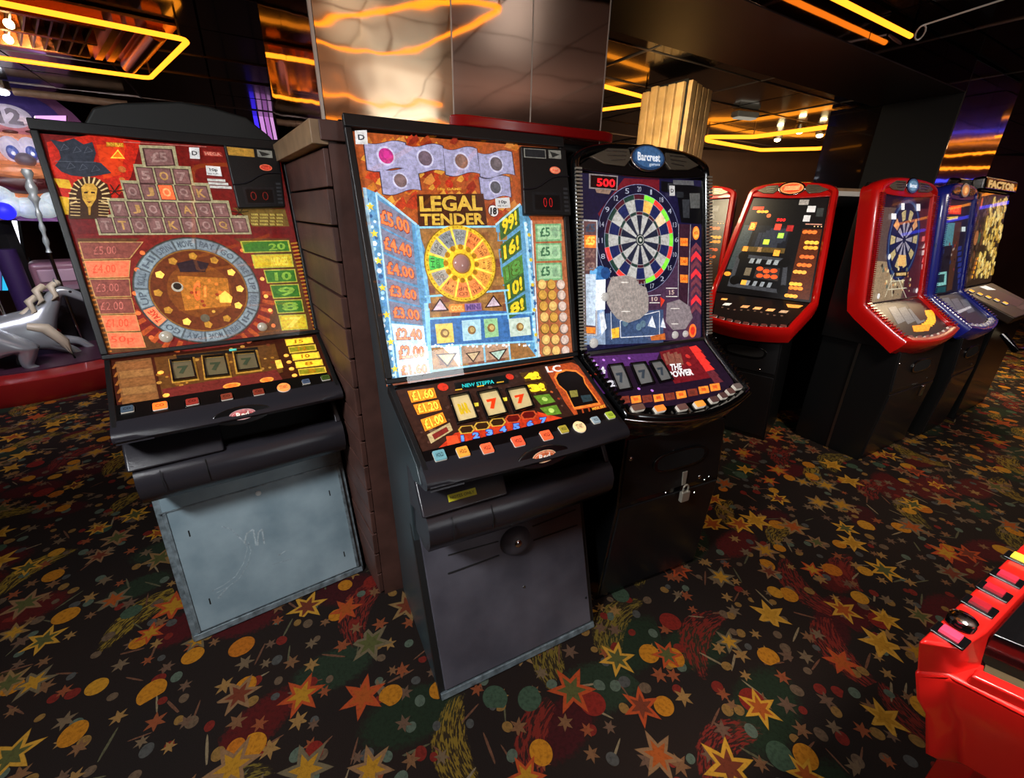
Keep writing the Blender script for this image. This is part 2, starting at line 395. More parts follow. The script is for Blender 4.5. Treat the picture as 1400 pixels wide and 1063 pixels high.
def bar(p, q, wd, z0, z1, name, mt, par):
    p = Vector(p); q = Vector(q); n = Vector((-(q-p).y, (q-p).x, 0)).normalized()*wd/2
    b = MB(); r = [p-n, q-n, q+n, p+n]
    b.loft([[(v.x, v.y, z0) for v in r], [(v.x, v.y, z1) for v in r]]); return b.build(name, mt, par)
barm = mat('grey_grid_bar', (120, 112, 105), 0.35, metal=0.7)
for j in (4, 5, 7, 8, 10): bar(rowpt(-7*T, j*T+.02), rowpt(12*T, j*T+.02), .010, ZC-.006, ZC+.004, 'ceiling_bar', barm, ceiling)
for i in (-5, -3, -1, 1, 4, 6, 8): bar(rowpt(i*T, -3*T+.02), rowpt(i*T, 10*T+.02), .010, ZC-.006, ZC+.004, 'ceiling_bar', barm, ceiling)

# the long dropped beam with a tinted mirror face
def face_box(name, s0, s1, d0, d1, z0, z1, mt, par=None, bevel=0):
    r = [rowpt(s0, d0), rowpt(s1, d0), rowpt(s1, d1), rowpt(s0, d1)]
    b = MB(); b.loft([[(v.x, v.y, z0) for v in r], [(v.x, v.y, z1) for v in r]]); return b.build(name, mt, par, bevel=bevel)
def s_on(px, py, d):
    r = ray(px, py); t = d/(r.x*rn.x+r.y*rn.y); p = EYE + r*t; return p.x*ru.x+p.y*ru.y, p.z
DB = 1.36
sEnd = s_on(1334, 88, DB)[0]
beam = face_box('ceiling_beam', -2.6, sEnd-.02, DB, DB+.5, 2.28, ZC-.01, M['beam_paint']); ids(beam, kind='structure')
k = -2.6
while k < sEnd-.1:
    k2 = min(k+.9, sEnd-.02)
    face_box('mirror_panel', k+.004, k2-.004, DB-.006, DB, 2.283, ZC-.012, M['mirror_dark'], beam); k = k2
# mirrored pillar at the beam's end
sa, sb = sEnd, s_on(1391, 134, DB)[0]
pl = thing('mirrored_pillar', 'mirrored pillar at the end of the ceiling beam, above the blue and gold machines', 'pillar')
face_box('core', sa, sb, DB+.006, DB+.45, 0, ZC-.01, M['black_matt'], pl)
face_box('mirror_panel', sa+.01, (sa+sb)/2, DB, DB+.006, .1, ZC-.02, M['mirror'], pl)
face_box('mirror_panel', (sa+sb)/2+.004, sb-.01, DB, DB+.006, .1, ZC-.02, M['mirror'], pl)
# darker pillar behind the red dart machine
D3 = 2.15
sa, sm, sb = s_on(1187, 230, D3)[0], s_on(1241, 230, D3)[0], s_on(1300, 200, D3)[0]
pl = thing('mirrored_pillar', 'dark pillar with a mirrored left half behind the red dart machine', 'pillar')
face_box('core', sa, sb, D3+.006, D3+.45, 0, ZC-.01, M['black_gloss'], pl)
face_box('mirror_panel', sa+.01, sm, D3, D3+.006, .1, ZC-.02, M['mirror'], pl)
face_box('dark_panel', sm+.004, sb-.01, D3, D3+.006, .1, ZC-.02, M['black_gloss'], pl)

# central pillar: planked base, timber cap and mirror cladding above
PA = 0.481
P0 = Vector((-.527, 1.37, 0)); pu = rot2(PA); pn = Vector((-math.sin(PA), math.cos(PA), 0)); ps = rot2(math.radians(125)); pk = Vector((-ps.y, ps.x, 0))  # pk points away from pillar on the side
if pk.dot(pu) > 0: pk = -pk
W1, S1 = .93, .72; ZL = 1.735
pil = thing('mirrored_pillar', 'big central pillar, dark planks below and bronze mirror above, between the two large machines', 'pillar')
b = MB(); base = [P0-pk*.0+pn*.012+pu*.012, P0+pu*W1+pn*.012, P0+pu*W1+pn*.7, P0+ps*S1+pu*.25+pn*.1, P0+ps*S1+pu*.014]
b.loft([[(v.x, v.y, 0) for v in base], [(v.x, v.y, ZC) for v in base]]); b.build('core', M['black_matt'], pil)
def wall_piece(o, d, n, s0, s1, z0, z1, th, name, mt, bevel=0, lift=0.0):
    q = [o+d*s0+n*lift, o+d*s1+n*lift, o+d*s1+n*(lift+th), o+d*s0+n*(lift+th)]
    b = MB(); b.loft([[(v.x, v.y, z0) for v in q], [(v.x, v.y, z1) for v in q]]); return b.build(name, mt, pil, bevel=bevel)
h = .104
for k in range(16):
    z0 = .01+k*h; off = random.uniform(-.002, .003)
    wall_piece(P0, ps, pk, 0, S1+.04, z0, z0+h-.006, .018+off, 'plank', M['wood_dark'], bevel=.003)
b = MB(); wall_piece(P0, pu, -pn, 0, W1, 0, ZL-.04, .008, 'backing_board', M['wood_dark'])
wall_piece(P0, ps, pk, -.01, S1+.05, ZL-.06, ZL, .045, 'timber_cap', M['wood_light'], bevel=.003)
wall_piece(P0, pu, -pn, -.02, .1, ZL-.05, ZL, .02, 'timber_cap', M['wood_dark'], bevel=.003)
edges = [0, .372, .64, W1]
for a, c_ in zip(edges[:-1], edges[1:]):
    wall_piece(P0, pu, -pn, a+.002, c_-.002, ZL+.002, ZC-.005, .006, 'mirror_panel', M['mirror_wavy'] if a == 0 else M['mirror'])
    wall_piece(P0, pu, -pn, c_-.002, c_+.002, ZL+.002, ZC-.005, .007, 'joint_strip', M['seam'])
for a, c_ in ((0, .36), (.36, S1)):
    wall_piece(P0, ps, pk, a+.002, c_-.002, ZL+.002, ZC-.005, .006, 'mirror_panel', M['mirror'])
wall_piece(P0, ps, pk, -.004, .004, ZL, ZC-.005, .008, 'joint_strip', M['seam'])
# solid red bar standing in for a red machine's reflection in the mirror
rr = [P0+pu*s-pn*o for s, o in ((.355, .007), (.40, .035), (.95, .035), (.99, .007))]
b = MB(); b.loft([[(v.x, v.y, z) for v in rr] for z in (1.752, 1.785)]); 
ids(b.build('rail', M['red_dark'], bevel=.006), 'solid dark red strip put in for a red reflection at the foot of the pillar mirror', 'rail')

# slatted timber column further back
c0, c1, c2 = Vector((.975, 3.93, 0)), Vector((1.19, 3.61, 0)), Vector((1.457, 3.90, 0))
col = thing('slatted_column', 'square column clad in upright pine slats behind the black dart machine', 'column')
c3 = c0+c2-c1
b = MB(); b.loft([[(v.x, v.y, z) for v in (c0, c1, c2, c3)] for z in (0, 2.40)]); b.build('core', M['black_matt'], col)
cc = (c0+c2)/2
for (a, e), n_ in (((c0, c1), 5), ((c1, c2), 4), ((c2, c3), 5), ((c3, c0), 4)):
    d = e-a; nn = Vector((d.y, -d.x, 0)).normalized()
    if nn.dot((a+e)/2-cc) < 0: nn = -nn
    for k in range(n_):
        q0 = a+d*((k+.1)/n_); q1 = a+d*((k+.86)/n_); q = [q0, q1, q1+nn*.03, q0+nn*.03]
        b = MB(); top = 2.40-random.uniform(0, .03); b.loft([[(v.x, v.y, z) for v in q] for z in (.01, top)]); b.build('slat', M['slat'], col, bevel=.003)

# ------------------------------------------------------------------ neon and ceiling lights
def neon(pts, label, r=.011, closed=False, mt=None, group=None, z=2.38):
    b = MB(); P = []
    pts = [Vector((p[0], p[1], z)) for p in pts]; n = len(pts)
    for i, p in enumerate(pts):       # small rounded corners
        if closed or 0 < i < n-1:
            a, c_ = pts[i-1], pts[(i+1) % n]
            e0 = (a-p).normalized()*.04; e1 = (c_-p).normalized()*.04
            P += [p+e0, p+e0*.35+e1*.35, p+e1]
        else: P.append(p)
    b.tube(P, r, 8, closed)
    t = thing('neon_tube', label, 'neon light', P[0]); 
    o = b.build('tube', mt or M['neon'], t, smooth=60); o.location = -Vector(P[0])
    ends = [P[0], P[-1]] + [P[i] for i in range(1, len(P), 3)][:4]
    for e in ends:
        h_ = MB(); h_.box((-.004, -.004, .008), (.004, .004, ZC-z)); hh = h_.build('holder', M['seam'], t); hh.location = e-P[0]
    return t
def P2(l, z=2.38): return [onz(x, y, z)[:2] for x, y in l]
A_, B_, C_, D_ = [Vector((*p, 0)) for p in P2([(0, 4), (258, 55), (205, 107), (0, 79)])]
neon([A_-(B_-A_)*1.5, B_, C_, D_-(C_-D_)*1.5, A_-(B_-A_)*1.5][:4], 'yellow neon outline round the louvred light, top left', r=.013)
neon(P2([(966, 187), (1030, 187), (1135, 173), (1184, 192), (1120, 203), (1040, 205), (966, 192)]), 'far yellow neon loop in front of the brown back wall', r=.022, closed=True)
neon(P2([(815, 115), (882, 133)]), 'short yellow neon line just left of the slatted column, the upper one', r=.014)
neon(P2([(815, 151), (882, 142)]), 'short yellow neon line just left of the slatted column, the lower one', r=.014)
p, q = rowpt(s_on(1085, -12, DB-.06)[0], DB-.06), rowpt(s_on(1246, 47, DB-.06)[0], DB-.06)
neon([p, q], 'straight yellow neon tube along the face of the ceiling beam', r=.011, z=2.37)
neon([(.443, -.162), (.822, .111), (.80, .62), (.665, 1.089), (.46, .93), (.30, .30), (.10, -.20), (.25, -.40)], 'yellow neon outline overhead that the central pillar mirrors', closed=True)
neon([(.55, -1.25), (1.9, -.45)], 'yellow neon line behind the camera, nearer one')
neon([(1.1, -2.09), (2.6, -1.1)], 'yellow neon line behind the camera, farther one')
neon([(-.22, 1.09), (-.36, .948), (-.484, .819), (-.40, .67), (-.05, .061), (-.03, .02)], 'yellow neon outline overhead that the pyramid glass mirrors')
neon([(5.9, 4.4), (5.9, 5.6)], 'short yellow neon line overhead right of the group, the nearer one', r=.014)
neon([(7.9, 4.3), (7.2, 5.3)], 'short yellow neon line overhead right of the group, the farther one', r=.014)
neon([(8.8, 3.8), (8.8, 7.0)], 'yellow neon line high on the right wall', r=.02, z=2.30)
neon([(8.9, 3.9), (8.9, 7.0)], 'blue neon line on the right wall under the yellow one', r=.025, z=2.12, mt=emit('blue_neon', (60, 70, 255), 2.5))
# louvred light inside the left neon outline
lv = thing('louvred_light', 'louvred ceiling light with copper reflector inside the yellow neon, top left', 'ceiling light')
def Q(u, v, z):
    p = A_.lerp(B_, u).lerp(D_.lerp(C_, u), v); return Vector((p.x, p.y, z))
def qbox(u0, u1, v0, v1, z0, z1, name, mt, par=lv, bevel=0):
    b = MB(); b.loft([[Q(u0, v0, z), Q(u1, v0, z), Q(u1, v1, z), Q(u0, v1, z)] for z in (z0, z1)]); return b.build(name, mt, par, bevel=bevel)
qbox(-1.4, .97, .05, .95, ZC-.022, ZC-.010, 'tray', M['copper'])
for v in (.16, .46, .76): qbox(-1.4, .55, v, v+.03, ZC-.07, ZC-.022, 'rail', M['copper'])
u = -1.35
while u < .52:
    for v in (.19, .49): qbox(u, u+.012, v, v+.27, ZC-.068, ZC-.026, 'louvre_fin', M['steel'])
    u += .07
for u in (.6, .68): qbox(u, u+.05, .14, .88, ZC-.05, ZC-.022, 'ribbed_plate', M['copper'])
b = MB(); b.tube([Q(.84, .1, 2.42), Q(.84, .92, 2.42)], .045, 16); b.build('duct', M['copper'], lv, smooth=50)
for u, v in ((.05, .34), (.05, .62)):
    b = MB(); b.ell(Q(u, v, ZC-.075), (.022, .022, .022), 12, 8); b.build('bulb', M['bulb'], lv, smooth=60)
for i, (x, y) in enumerate(((1063, 190), (1093, 179), (1121, 184))):
    p = onz(x, y, 2.40); t = thing('ceiling_spotlight', ('left', 'middle', 'right')[i]+' of three small bright spotlights inside the far neon loop', 'spotlight', p, 0, 'spotlights in the far neon loop')
    b = MB(); b.lathe((0, 0, 0), [(.05, .06), (.05, .01), (.035, 0)], 16); b.build('housing', M['steel'], t)
    b = MB(); b.ell((0, 0, -.01), (.035, .035, .02), 12, 8); b.build('bulb', M['bulb'], t, smooth=60)
p = onz(1018, 161, 2.41); t = thing('emergency_light', 'small white emergency light on the ceiling right of the slatted column', 'light', p, .3)
b = MB(); b.box((-.13, -.05, 0), (.13, .05, .05)); b.build('housing', M['white'], t, bevel=.015)
b = MB(); b.box((-.11, -.04, -.012), (.11, .04, 0)); b.build('diffuser', emit('pale_diffuser', (200, 190, 170), .6), t, bevel=.005)
# loose white cable looping at the end of the beam neon
e = Vector((q.x, q.y, 2.37)); b = MB(); pts = []
for k in range(15):
    a = k/14*2*math.pi*1.2; pts.append(e+ru*(.09+.05*math.cos(a+2.6))+Vector((0, 0, .03+.02*math.sin(a)))-rn*.02*math.sin(a))
far = rowpt(s_on(1395, 3, DB-.4)[0], DB-.4, ZC-.01)
for k in range(1, 7): pts.append(pts[14].lerp(far, k/6))
b.tube(pts, .004, 6); ids(b.build('cable', M['white'], smooth=60), 'thin pale cable looping from the end of the beam neon across the ceiling', 'cable')

# ------------------------------------------------------------------ printed faces
_glyph = {}
def glyphs(s, bold=.02):
    k = (s, bold)
    if k in _glyph: return _glyph[k]
    cu = bpy.data.curves.new('t', 'FONT'); cu.body = s; cu.offset = bold; cu.resolution_u = 2
    o = bpy.data.objects.new('t', cu); sc.collection.objects.link(o)
    bpy.context.view_layer.update()
    me = o.evaluated_get(bpy.context.evaluated_depsgraph_get()).to_mesh()
    v = [tuple(p.co) for p in me.vertices]; f = [tuple(p.vertices) for p in me.polygons]
    o.evaluated_get(bpy.context.evaluated_depsgraph_get()).to_mesh_clear()
    bpy.data.objects.remove(o); bpy.data.curves.remove(cu)
    if v:
        x0 = min(p[0] for p in v); x1 = max(p[0] for p in v); y0 = min(p[1] for p in v); y1 = max(p[1] for p in v)
        v = [((p[0]-x0)/(x1-x0+1e-9), (p[1]-y0)/(y1-y0+1e-9)) for p in v]
        if s in ('1', 'I'): v = [(.28+.44*x, y) for x, y in v]
    _glyph[k] = (v, f); return _glyph[k]

class Face:
    """a flat face of a machine: local origin, x axis and down axis, in the machine's own space"""
    def __init__(s, root, A, B, lift=0.0):
        s.root = root; a = root.rotation_euler[2]; s.ca, s.sa = math.cos(a), math.sin(a); s.loc = Vector(root.location)
        s.x = Vector((1, 0, 0)); d = Vector((0, B[0]-A[0], B[1]-A[1])); s.len = d.length; s.d = d/s.len
        s.n = Vector((0, s.d.z, -s.d.y))
        s.o = Vector((0, A[0], A[1])) + s.n*lift
    def tl(s, v): v = Vector(v)-s.loc; return Vector((v.x*s.ca+v.y*s.sa, -v.x*s.sa+v.y*s.ca, v.z))
    def uv(s, px, py):
        r = ray(px, py); e = s.tl(EYE); r = Vector((r.x*s.ca+r.y*s.sa, -r.x*s.sa+r.y*s.ca, r.z))
        t = (s.o-e).dot(s.n)/r.dot(s.n); p = e+r*t-s.o
        return p.dot(s.x), p.dot(s.d)
    def P(s, u, v, h=0.0): return s.o+s.x*u+s.d*v+s.n*h
class Art:
    def __init__(s, face, ox=0, oy=0, k=1.0): s.f = face; s.b = MB(); s.z(ox, oy, k); s.n = 0
    def z(s, ox, oy, k): s.ox, s.oy, s.k = ox, oy, k
    def u(s, p): return s.f.uv(s.ox+p[0]*s.k, s.oy+p[1]*s.k)
    def h(s, L): s.n += 1; return .0005*L + (s.n % 50)*.000008
    def col(s, c, g): return (*lin(c), g)
    def upoly(s, pts, c, g=.5, L=1):
        h = s.h(L); s.b.poly([s.f.P(a, b_, h) for a, b_ in pts], s.col(c, g))
    def poly(s, pts, c, g=.5, L=1): s.upoly([s.u(p) for p in pts], c, g, L)
    def rect(s, x0, y0, x1, y1, c, g=.5, L=1): s.poly([(x0, y0), (x1, y0), (x1, y1), (x0, y1)], c, g, L)
    def line(s, p, q, wd, c, g=.5, L=3):
        a = Vector(s.u(p)); b_ = Vector(s.u(q)); d = (b_-a).normalized(); n = Vector((-d.y, d.x))*wd/2
        s.upoly([a-n, b_-n, b_+n, a+n], c, g, L)
    def outline(s, pts, wd, c, g=.5, L=3):
        for i in range(len(pts)): s.line(pts[i], pts[(i+1) % len(pts)], wd, c, g, L)
    def circ(s, p, r, c, g=.5, L=2, n=24, ry=None, uvp=False):
        a = Vector(p if uvp else s.u(p)); ry = ry or r
        s.upoly([(a.x+r*math.cos(6.28318*k/n), a.y+ry*math.sin(6.28318*k/n)) for k in range(n)], c, g, L)
    def sect(s, cen, r0, r1, a0, a1, c, g=.5, L=2, n=6):   # uv units, angles clockwise from up
        pts = []
        for k in range(n+1):
            a = a0+(a1-a0)*k/n; pts.append((cen[0]+r1*math.sin(a), cen[1]-r1*math.cos(a)))
        for k in range(n, -1, -1):
            a = a0+(a1-a0)*k/n; pts.append((cen[0]+r0*math.sin(a), cen[1]-r0*math.cos(a)))
        h = s.h(L); c = s.col(c, g)
        for k in range(n):
            q = [pts[k], pts[k+1], pts[2*n+1-k-1], pts[2*n+1-k]]
            s.b.poly([s.f.P(x, y, h) for x, y in q], c)
    def text(s, t, q, c, g=.7, L=4, bold=.03, uvq=False):
        """q = TL, TR, BR, BL corners"""
        q = q if uvq else [s.u(p) for p in q]; v, f = glyphs(t, bold); h = s.h(L); cc = s.col(c, g)
        out = []
        for x, y in v:
            tx = q[0][0]*(1-x)+q[1][0]*x, q[0][1]*(1-x)+q[1][1]*x; bx = q[3][0]*(1-x)+q[2][0]*x, q[3][1]*(1-x)+q[2][1]*x
            out.append(s.f.P(tx[0]*y+bx[0]*(1-y), tx[1]*y+bx[1]*(1-y), h))
        s.b.add(out, f, cc)
    def done(s, name='printed_artwork', mt=None): return s.b.build(name, mt or M['art'], s.f.root, closed=False)
def quad_box(face, uvs, h0, h1, name, mt, par, bevel=0, col=None, taper=0.0):
    b = MB(); c = Vector((sum(p[0] for p in uvs)/len(uvs), sum(p[1] for p in uvs)/len(uvs)))
    up = [Vector(p).lerp(c, taper) for p in uvs]
    b.loft([[face.P(p[0], p[1], h0) for p in uvs], [face.P(p[0], p[1], h1) for p in up]], col=col)
    return b.build(name, mt, par, bevel=bevel)
def rrect(cx, cy, w_, h_, r, n=4, sk=0.0):
    pts = []
    for (sx, sy, a0) in ((1, 1, 0), (-1, 1, 90), (-1, -1, 180), (1, -1, 270)):
        for k in range(n+1):
            a = math.radians(a0+90*k/n); pts.append((cx+sx*(w_/2-r)+r*math.cos(a), cy+sy*(h_/2-r)+r*math.sin(a)))
    return pts
def button(face, uv, w_, h_, colr, glow, round_=False, sym=None, par=None, label=None, height=.012, bez=True):
    par = par or face.root
    t = None
    if round_: out = [(uv[0]+w_/2*1.12*math.cos(6.283*k/20), uv[1]+h_/2*1.12*math.sin(6.283*k/20)) for k in range(20)]
    else: out = rrect(uv[0], uv[1], w_*1.3, h_*1.3, w_*.18)
    t = quad_box(face, out, 0, .005, 'button', M['black_gloss'], par, bevel=.0012)
    if label: t['label'] = label
    if round_: cap = [(uv[0]+w_/2*math.cos(6.283*k/20), uv[1]+h_/2*math.sin(6.283*k/20)) for k in range(20)]
    else: cap = rrect(uv[0], uv[1], w_, h_, w_*.1)
    b = MB(); c = Vector(uv); cc = (*lin(colr), glow); side = (*lin((225, 215, 200)), .25+.25*glow)
    ring = lambda k, h: [face.P(*(Vector(p).lerp(c, k)), h) for p in cap]
    n = len(cap)
    b.loft([ring(0, .003), ring(0, height-.003)], cap=False, col=side)
    b.loft([ring(0, height-.003), ring(.06, height)], cap=False, col=cc)
    b.add(ring(.06, height), [range(n)], cc)
    dk = tuple(x*.55 for x in colr)
    if sym and w_ > .02:
        v, f = glyphs(sym, .03)
        b.add([face.P(uv[0]+(x-.5)*w_*.6, uv[1]-(y-.5)*h_*.42, height+.0004) for x, y in v], f, (*lin(dk), glow*.8))
    b.build('button_cap', M['lamp'], t, closed=False)
    return t

# ------------------------------------------------------------------ wide two-storey fruit machines (the two big ones in front)
M['pearl_'] = mat('bright_lock_face', (205, 210, 210), .3)
M['boss'] = mat('charcoal_boss', (78, 76, 84), .5)
def wz(z): return (.318 + (.35-.318)*z/1.743)/.35
def wide_cabinet(name, label, pose, door_mat, style):
    root = thing(name, label, 'fruit machine', (pose[0], pose[1], 0), pose[2])
    W = .35
    A, B, C = (.478, 1.743), (.284, 1.03), (-.04, .887)
    b = MB()
    b.prism([(.505, .0), (.02, .0), (.166, .534), (.15, .79), (.005, .85), (.04, .893), (.315, 1.00), (.494, 1.743), (.505, 1.743)], -W+.004, W-.004, wz)
    b.build('cabinet', M['side_laminate'], root, bevel=.004)
    F1 = Face(root, A, B); F2 = Face(root, B, C)
    # glass surround: four bars
    L1 = F1.len
    t = .022
    def bars(face, x0a, x0b, x1a, x1b, v0, v1, top, bot, side, mt, h=.012):
        q = lambda pts, nm: quad_box(face, pts, -.012, h, nm, mt, root, bevel=.004)
        q([(x0a, v0), (x1a, v0), (x1a, v0+top), (x0a, v0+top)], 'top_rail')
        q([(x0b, v1-bot), (x1b, v1-bot), (x1b, v1), (x0b, v1)], 'bottom_rail')
        q([(x0a, v0+top), (x0a+side, v0+top), (x0b+side, v1-bot), (x0b, v1-bot)], 'side_rail')
        q([(x1a-side, v0+top), (x1a, v0+top), (x1b, v1-bot), (x1b-side, v1-bot)], 'side_rail')
    bars(F1, -.352, -.341, .352, .341, -.004, L1-.004, .034, .016, .020, M['black'])
    # console lid
    L2 = F2.len
    q = [(-.336, .01), (.336, .01), (.322, L2-.03), (-.322, L2-.03)]
    quad_box(F2, q, -.03, -.002, 'console_lid', M['black_gloss'], root, bevel=.004)
    for sx in (-1, 1):
        quad_box(F2, [(sx*.338, 0), (sx*.322, 0), (sx*.308, L2-.03), (sx*.324, L2-.03)][::sx], -.03, .006, 'side_rail', M['black'], root, bevel=.003)
    # front lip, rounded profile, bowed lower middle
    b = MB(); rings = []
    for k in range(25):
        x = -.325+.65*k/24; e = 1-abs(x)/.325; bow = .012*math.sin(min(1, max(0, (x+.325)/.65))*math.pi)
        prof = [(.01, .915), (-.030, .898), (-.043-bow*.3, .886), (-.046-bow, .874), (-.040-bow, .862), (-.02, .850), (.03, .835), (.06, .86)]
        rings.append([(x, y, z) for y, z in prof])
    b.loft(rings); b.build('front_lip', M['dark_plastic'], root, smooth=50)
    # oval badge on the lip
    Fl = Face(root, (-.034, .897), (-.047, .858), .003)
    a = Art(Fl)
    if style == 'M2': bc = Fl.uv(744, 634)
    else: bc = Fl.uv(333, 571)
    b = MB(); cx = bc[0]
    rim = [(cx+.085*math.cos(6.283*k/28), .022+.030*math.sin(6.283*k/28)) for k in range(28)]
    c_ = Vector((cx, .022)); 
    quad_box(Fl, rim, -.012, .006, 'badge_mount', M['black_gloss'], root, bevel=.003)
    lit = style == 'M2'
    cr = (225, 110, 60) if lit else (190, 90, 90)
    a.circ((cx, .020), .038, (235, 190, 150) if lit else (190, 150, 150), .35, 14, 24, .0175, True)
    a.circ((cx, .020), .035, cr, .35, 15, 24, .0150, True)
    a.circ((cx, .020), .031, (240, 200, 165) if lit else (200, 160, 160), .35, 16, 24, .0122, True)
    a.circ((cx, .020), .029, cr, .35, 17, 24, .0108, True)
    a.text('Red', [(cx-.018, .012), (cx+.018, .012), (cx+.018, .028), (cx-.018, .028)], (250, 235, 220), .45, 18, .03, True)
    a.done('oval_badge')
    # slots beside the badge
    for s in range(3):
        quad_box(Fl, [(-.318, .016+s*.009), (-.23, .016+s*.009), (-.23, .020+s*.009), (-.318, .020+s*.009)], 0, .0035, 'vent_rib', M['dark_plastic'], root)
    # coin tray: rolled lower edge, solid left cheek, dark mouth
    def roll(x): return .004*math.cos(x*9)
    b = MB(); rings = []
    for k in range(17):
        x = -.318+.636*k/16; yy = roll(x)
        prof = [(.16, .60), (.06, .598), (.012-yy, .618), (-.010-yy, .655), (-.012-yy, .695), (.002-yy, .728), (.028, .744), (.055, .742), (.10, .70), (.16, .70)]
        rings.append([(x, y, z) for y, z in prof])
    b.loft(rings); b.build('tray_roll', M['dark_plastic'], root, smooth=50)
    b = MB(); b.prism([(.155, .69), (.03, .735), (.004, .742), (.075, .828), (.12, .845), (.155, .845)], -.330, -.07)
    b.build('tray_cheek', M['dark_plastic'], root, bevel=.008)
    b = MB(); b.prism([(.155, .69), (.05, .735), (.02, .742), (.075, .828), (.155, .845)], .296, .318)
    b.build('tray_end', M['dark_plastic'], root, bevel=.006)
    b = MB(); b.box((-.08, .12, .70), (.30, .15, .85)); b.build('tray_mouth', M['black_matt'], root)
    for x in (-.25, -.13):
        b = MB(); b.tube([(x, -.0135, .655), (x, -.0155, .695), (x, -.002, .73)], .0012, 6); b.build('seam_line', M['black_matt'], root)
    # door
    Fd = Face(root, (.166, .534), (.0, .0)); Ld = Fd.len
    Fd.n  # outward
    dq = [(-.318, -.06), (.318, -.06), (.306, Ld-.006), (-.306, Ld-.006)]
    q = [(-.326, -.06), (.326, -.06), (.318, Ld), (-.318, Ld)]
    quad_box(Fd, q, -.02, .002, 'door_frame', M['black'] if style == 'M2' else M['door_edge'], root, bevel=.003)
    door = quad_box(Fd, [(-.306, -.05), (.308, -.05), (.300, Ld-.030), (-.298, Ld-.030)], -.01, .010, 'door', door_mat, root, bevel=.004)
    quad_box(Fd, [(-.314, Ld-.026), (.312, Ld-.026), (.312, Ld-.002), (-.314, Ld-.002)], -.01, .012, 'kick_strip', M['door_edge'], root, bevel=.003)
    if style == 'M2':
        hx = Fd.uv(703, 737)
        b = MB(); 
        rings = []
        for r_, h_ in ((.062, .006), (.058, .018), (.048, .032), (.034, .041), (.018, .045)):
            rings.append([Fd.P(hx[0]+r_*math.cos(6.283*k/24), hx[1]+r_*.85*math.sin(6.283*k/24), h_) for k in range(24)])
        b.loft(rings); hb = b.build('lock_boss', M['boss'], door, smooth=60)
        b = MB(); p = Fd.P(hx[0]-.006, hx[1]-.004, .0435); b.lathe(p, [(.013, 0), (.013, .004), (.010, .006)], 20, Fd.n); b.build('lock', M['chrome'], door, smooth=40)
        for (p0, p1, wd) in (((611, 782), (681, 757), .005), ((726, 718), (785, 695), .005), ((611, 757), (680, 738), .004), ((727, 737), (787, 716), .005)):
            a0, a1 = Vector(Fd.uv(*p0)), Vector(Fd.uv(*p1)); d = (a1-a0).normalized(); n_ = Vector((-d.y, d.x))*wd/2
            quad_box(Fd, [a0-n_, a1-n_, a1+n_, a0+n_], .008, .013, 'ridge', M['black'], door, bevel=.001)
        for (x, y) in ((715, 800), (799, 815)):
            u = Fd.uv(x, y); b = MB(); b.lathe(Fd.P(*u, .010), [(.005, 0), (.004, .002)], 12, Fd.n); b.build('rivet', M['steel'] if x < 750 else M['black_matt'], door)
        y_ = Face(root, (.004, .742), (.075, .828), .0015)
        fy = Face(root, (.075, .828), (.004, .742), .0015)
        u = fy.uv(632, 676)
        quad_box(fy, [(u[0]-.042, u[1]-.010), (u[0]+.042, u[1]-.010), (u[0]+.042, u[1]+.010), (u[0]-.042, u[1]+.010)], 0, .001, 'yellow_sticker', mat('yellow_label', (215, 205, 40), .5), root)
        a = Art(fy); a.text('NOTES ONLY', [(u[0]-.036, u[1]-.004), (u[0]+.036, u[1]-.004), (u[0]+.036, u[1]+.004), (u[0]-.036, u[1]+.004)], (60, 60, 10), .02, 4, .01, True); a.done('sticker_print')
    else:
        tp = Fd.uv(225, 697)
        quad_box(Fd, [(-.318, tp[1]+.004), (.316, tp[1]+.004), (.316, tp[1]+.010), (-.318, tp[1]+.010)], .008, .014, 'fold_line', M['door_edge'], door, bevel=.001)
        for e in (-1, 1):
            quad_box(Fd, [(e*.300-.006, tp[1]+.01), (e*.300+.006, tp[1]+.01), (e*.294+.006, Ld-.03), (e*.294-.006, Ld-.03)], .006, .014, 'door_trim', M['door_edge'], door, bevel=.002)
        u = Fd.uv(353, 673); b = MB(); b.lathe(Fd.P(*u, .010), [(.010, 0), (.010, .004), (.007, .006)], 20, Fd.n); b.build('lock', M['pearl_'], door, smooth=40)
        for (x, y) in ((259, 728), (287, 820), (450, 673), (470, 756)):
            u = Fd.uv(x, y); quad_box(Fd, [(u[0]-.0022, u[1]-.012), (u[0]+.0022, u[1]-.012), (u[0]+.0022, u[1]+.012), (u[0]-.0022, u[1]+.012)], .009, .0106, 'slot', M['black_matt'], door)
    if style == 'M1':
        a = Art(Fd)
        def stroke(pts, wd, c_):
            for p, q in zip(pts[:-1], pts[1:]): a.line(p, q, wd, c_, 0, 21)
        arc = [(352-34*math.cos(t*.22), 742+52*math.sin(t*.22)) for t in range(9)]
        for k, c_ in enumerate(((150, 166, 174), (146, 162, 170))):
            stroke([(x+k*5, y+k*3) for x, y in [(290, 806), (306, 798), (322, 786), (333, 768), (338, 748), (334, 736)]], .0035, c_)
        stroke([(303, 718), (316, 722), (328, 734), (336, 742)], .005, (150, 166, 174)); stroke([(334, 742), (337, 728), (346, 722), (350, 744)], .006, (158, 172, 178)); stroke([(352, 744), (353, 726), (358, 722), (361, 742)], .006, (158, 172, 178))
        stroke([(380, 758), (392, 750)], .004, (156, 170, 176)); stroke([(372, 770), (400, 762)], .003, (146, 160, 168)); stroke([(298, 816), (312, 800)], .007, (148, 164, 172))
        a.b.build('scuff_marks', M['art'], door, closed=False)
    return root, F1, F2, Fd

def glass_pane(face, qd, h=.008, name='glass_pane'):
    return quad_box(face, qd, h, h+.003, name, M['glass'], face.root)

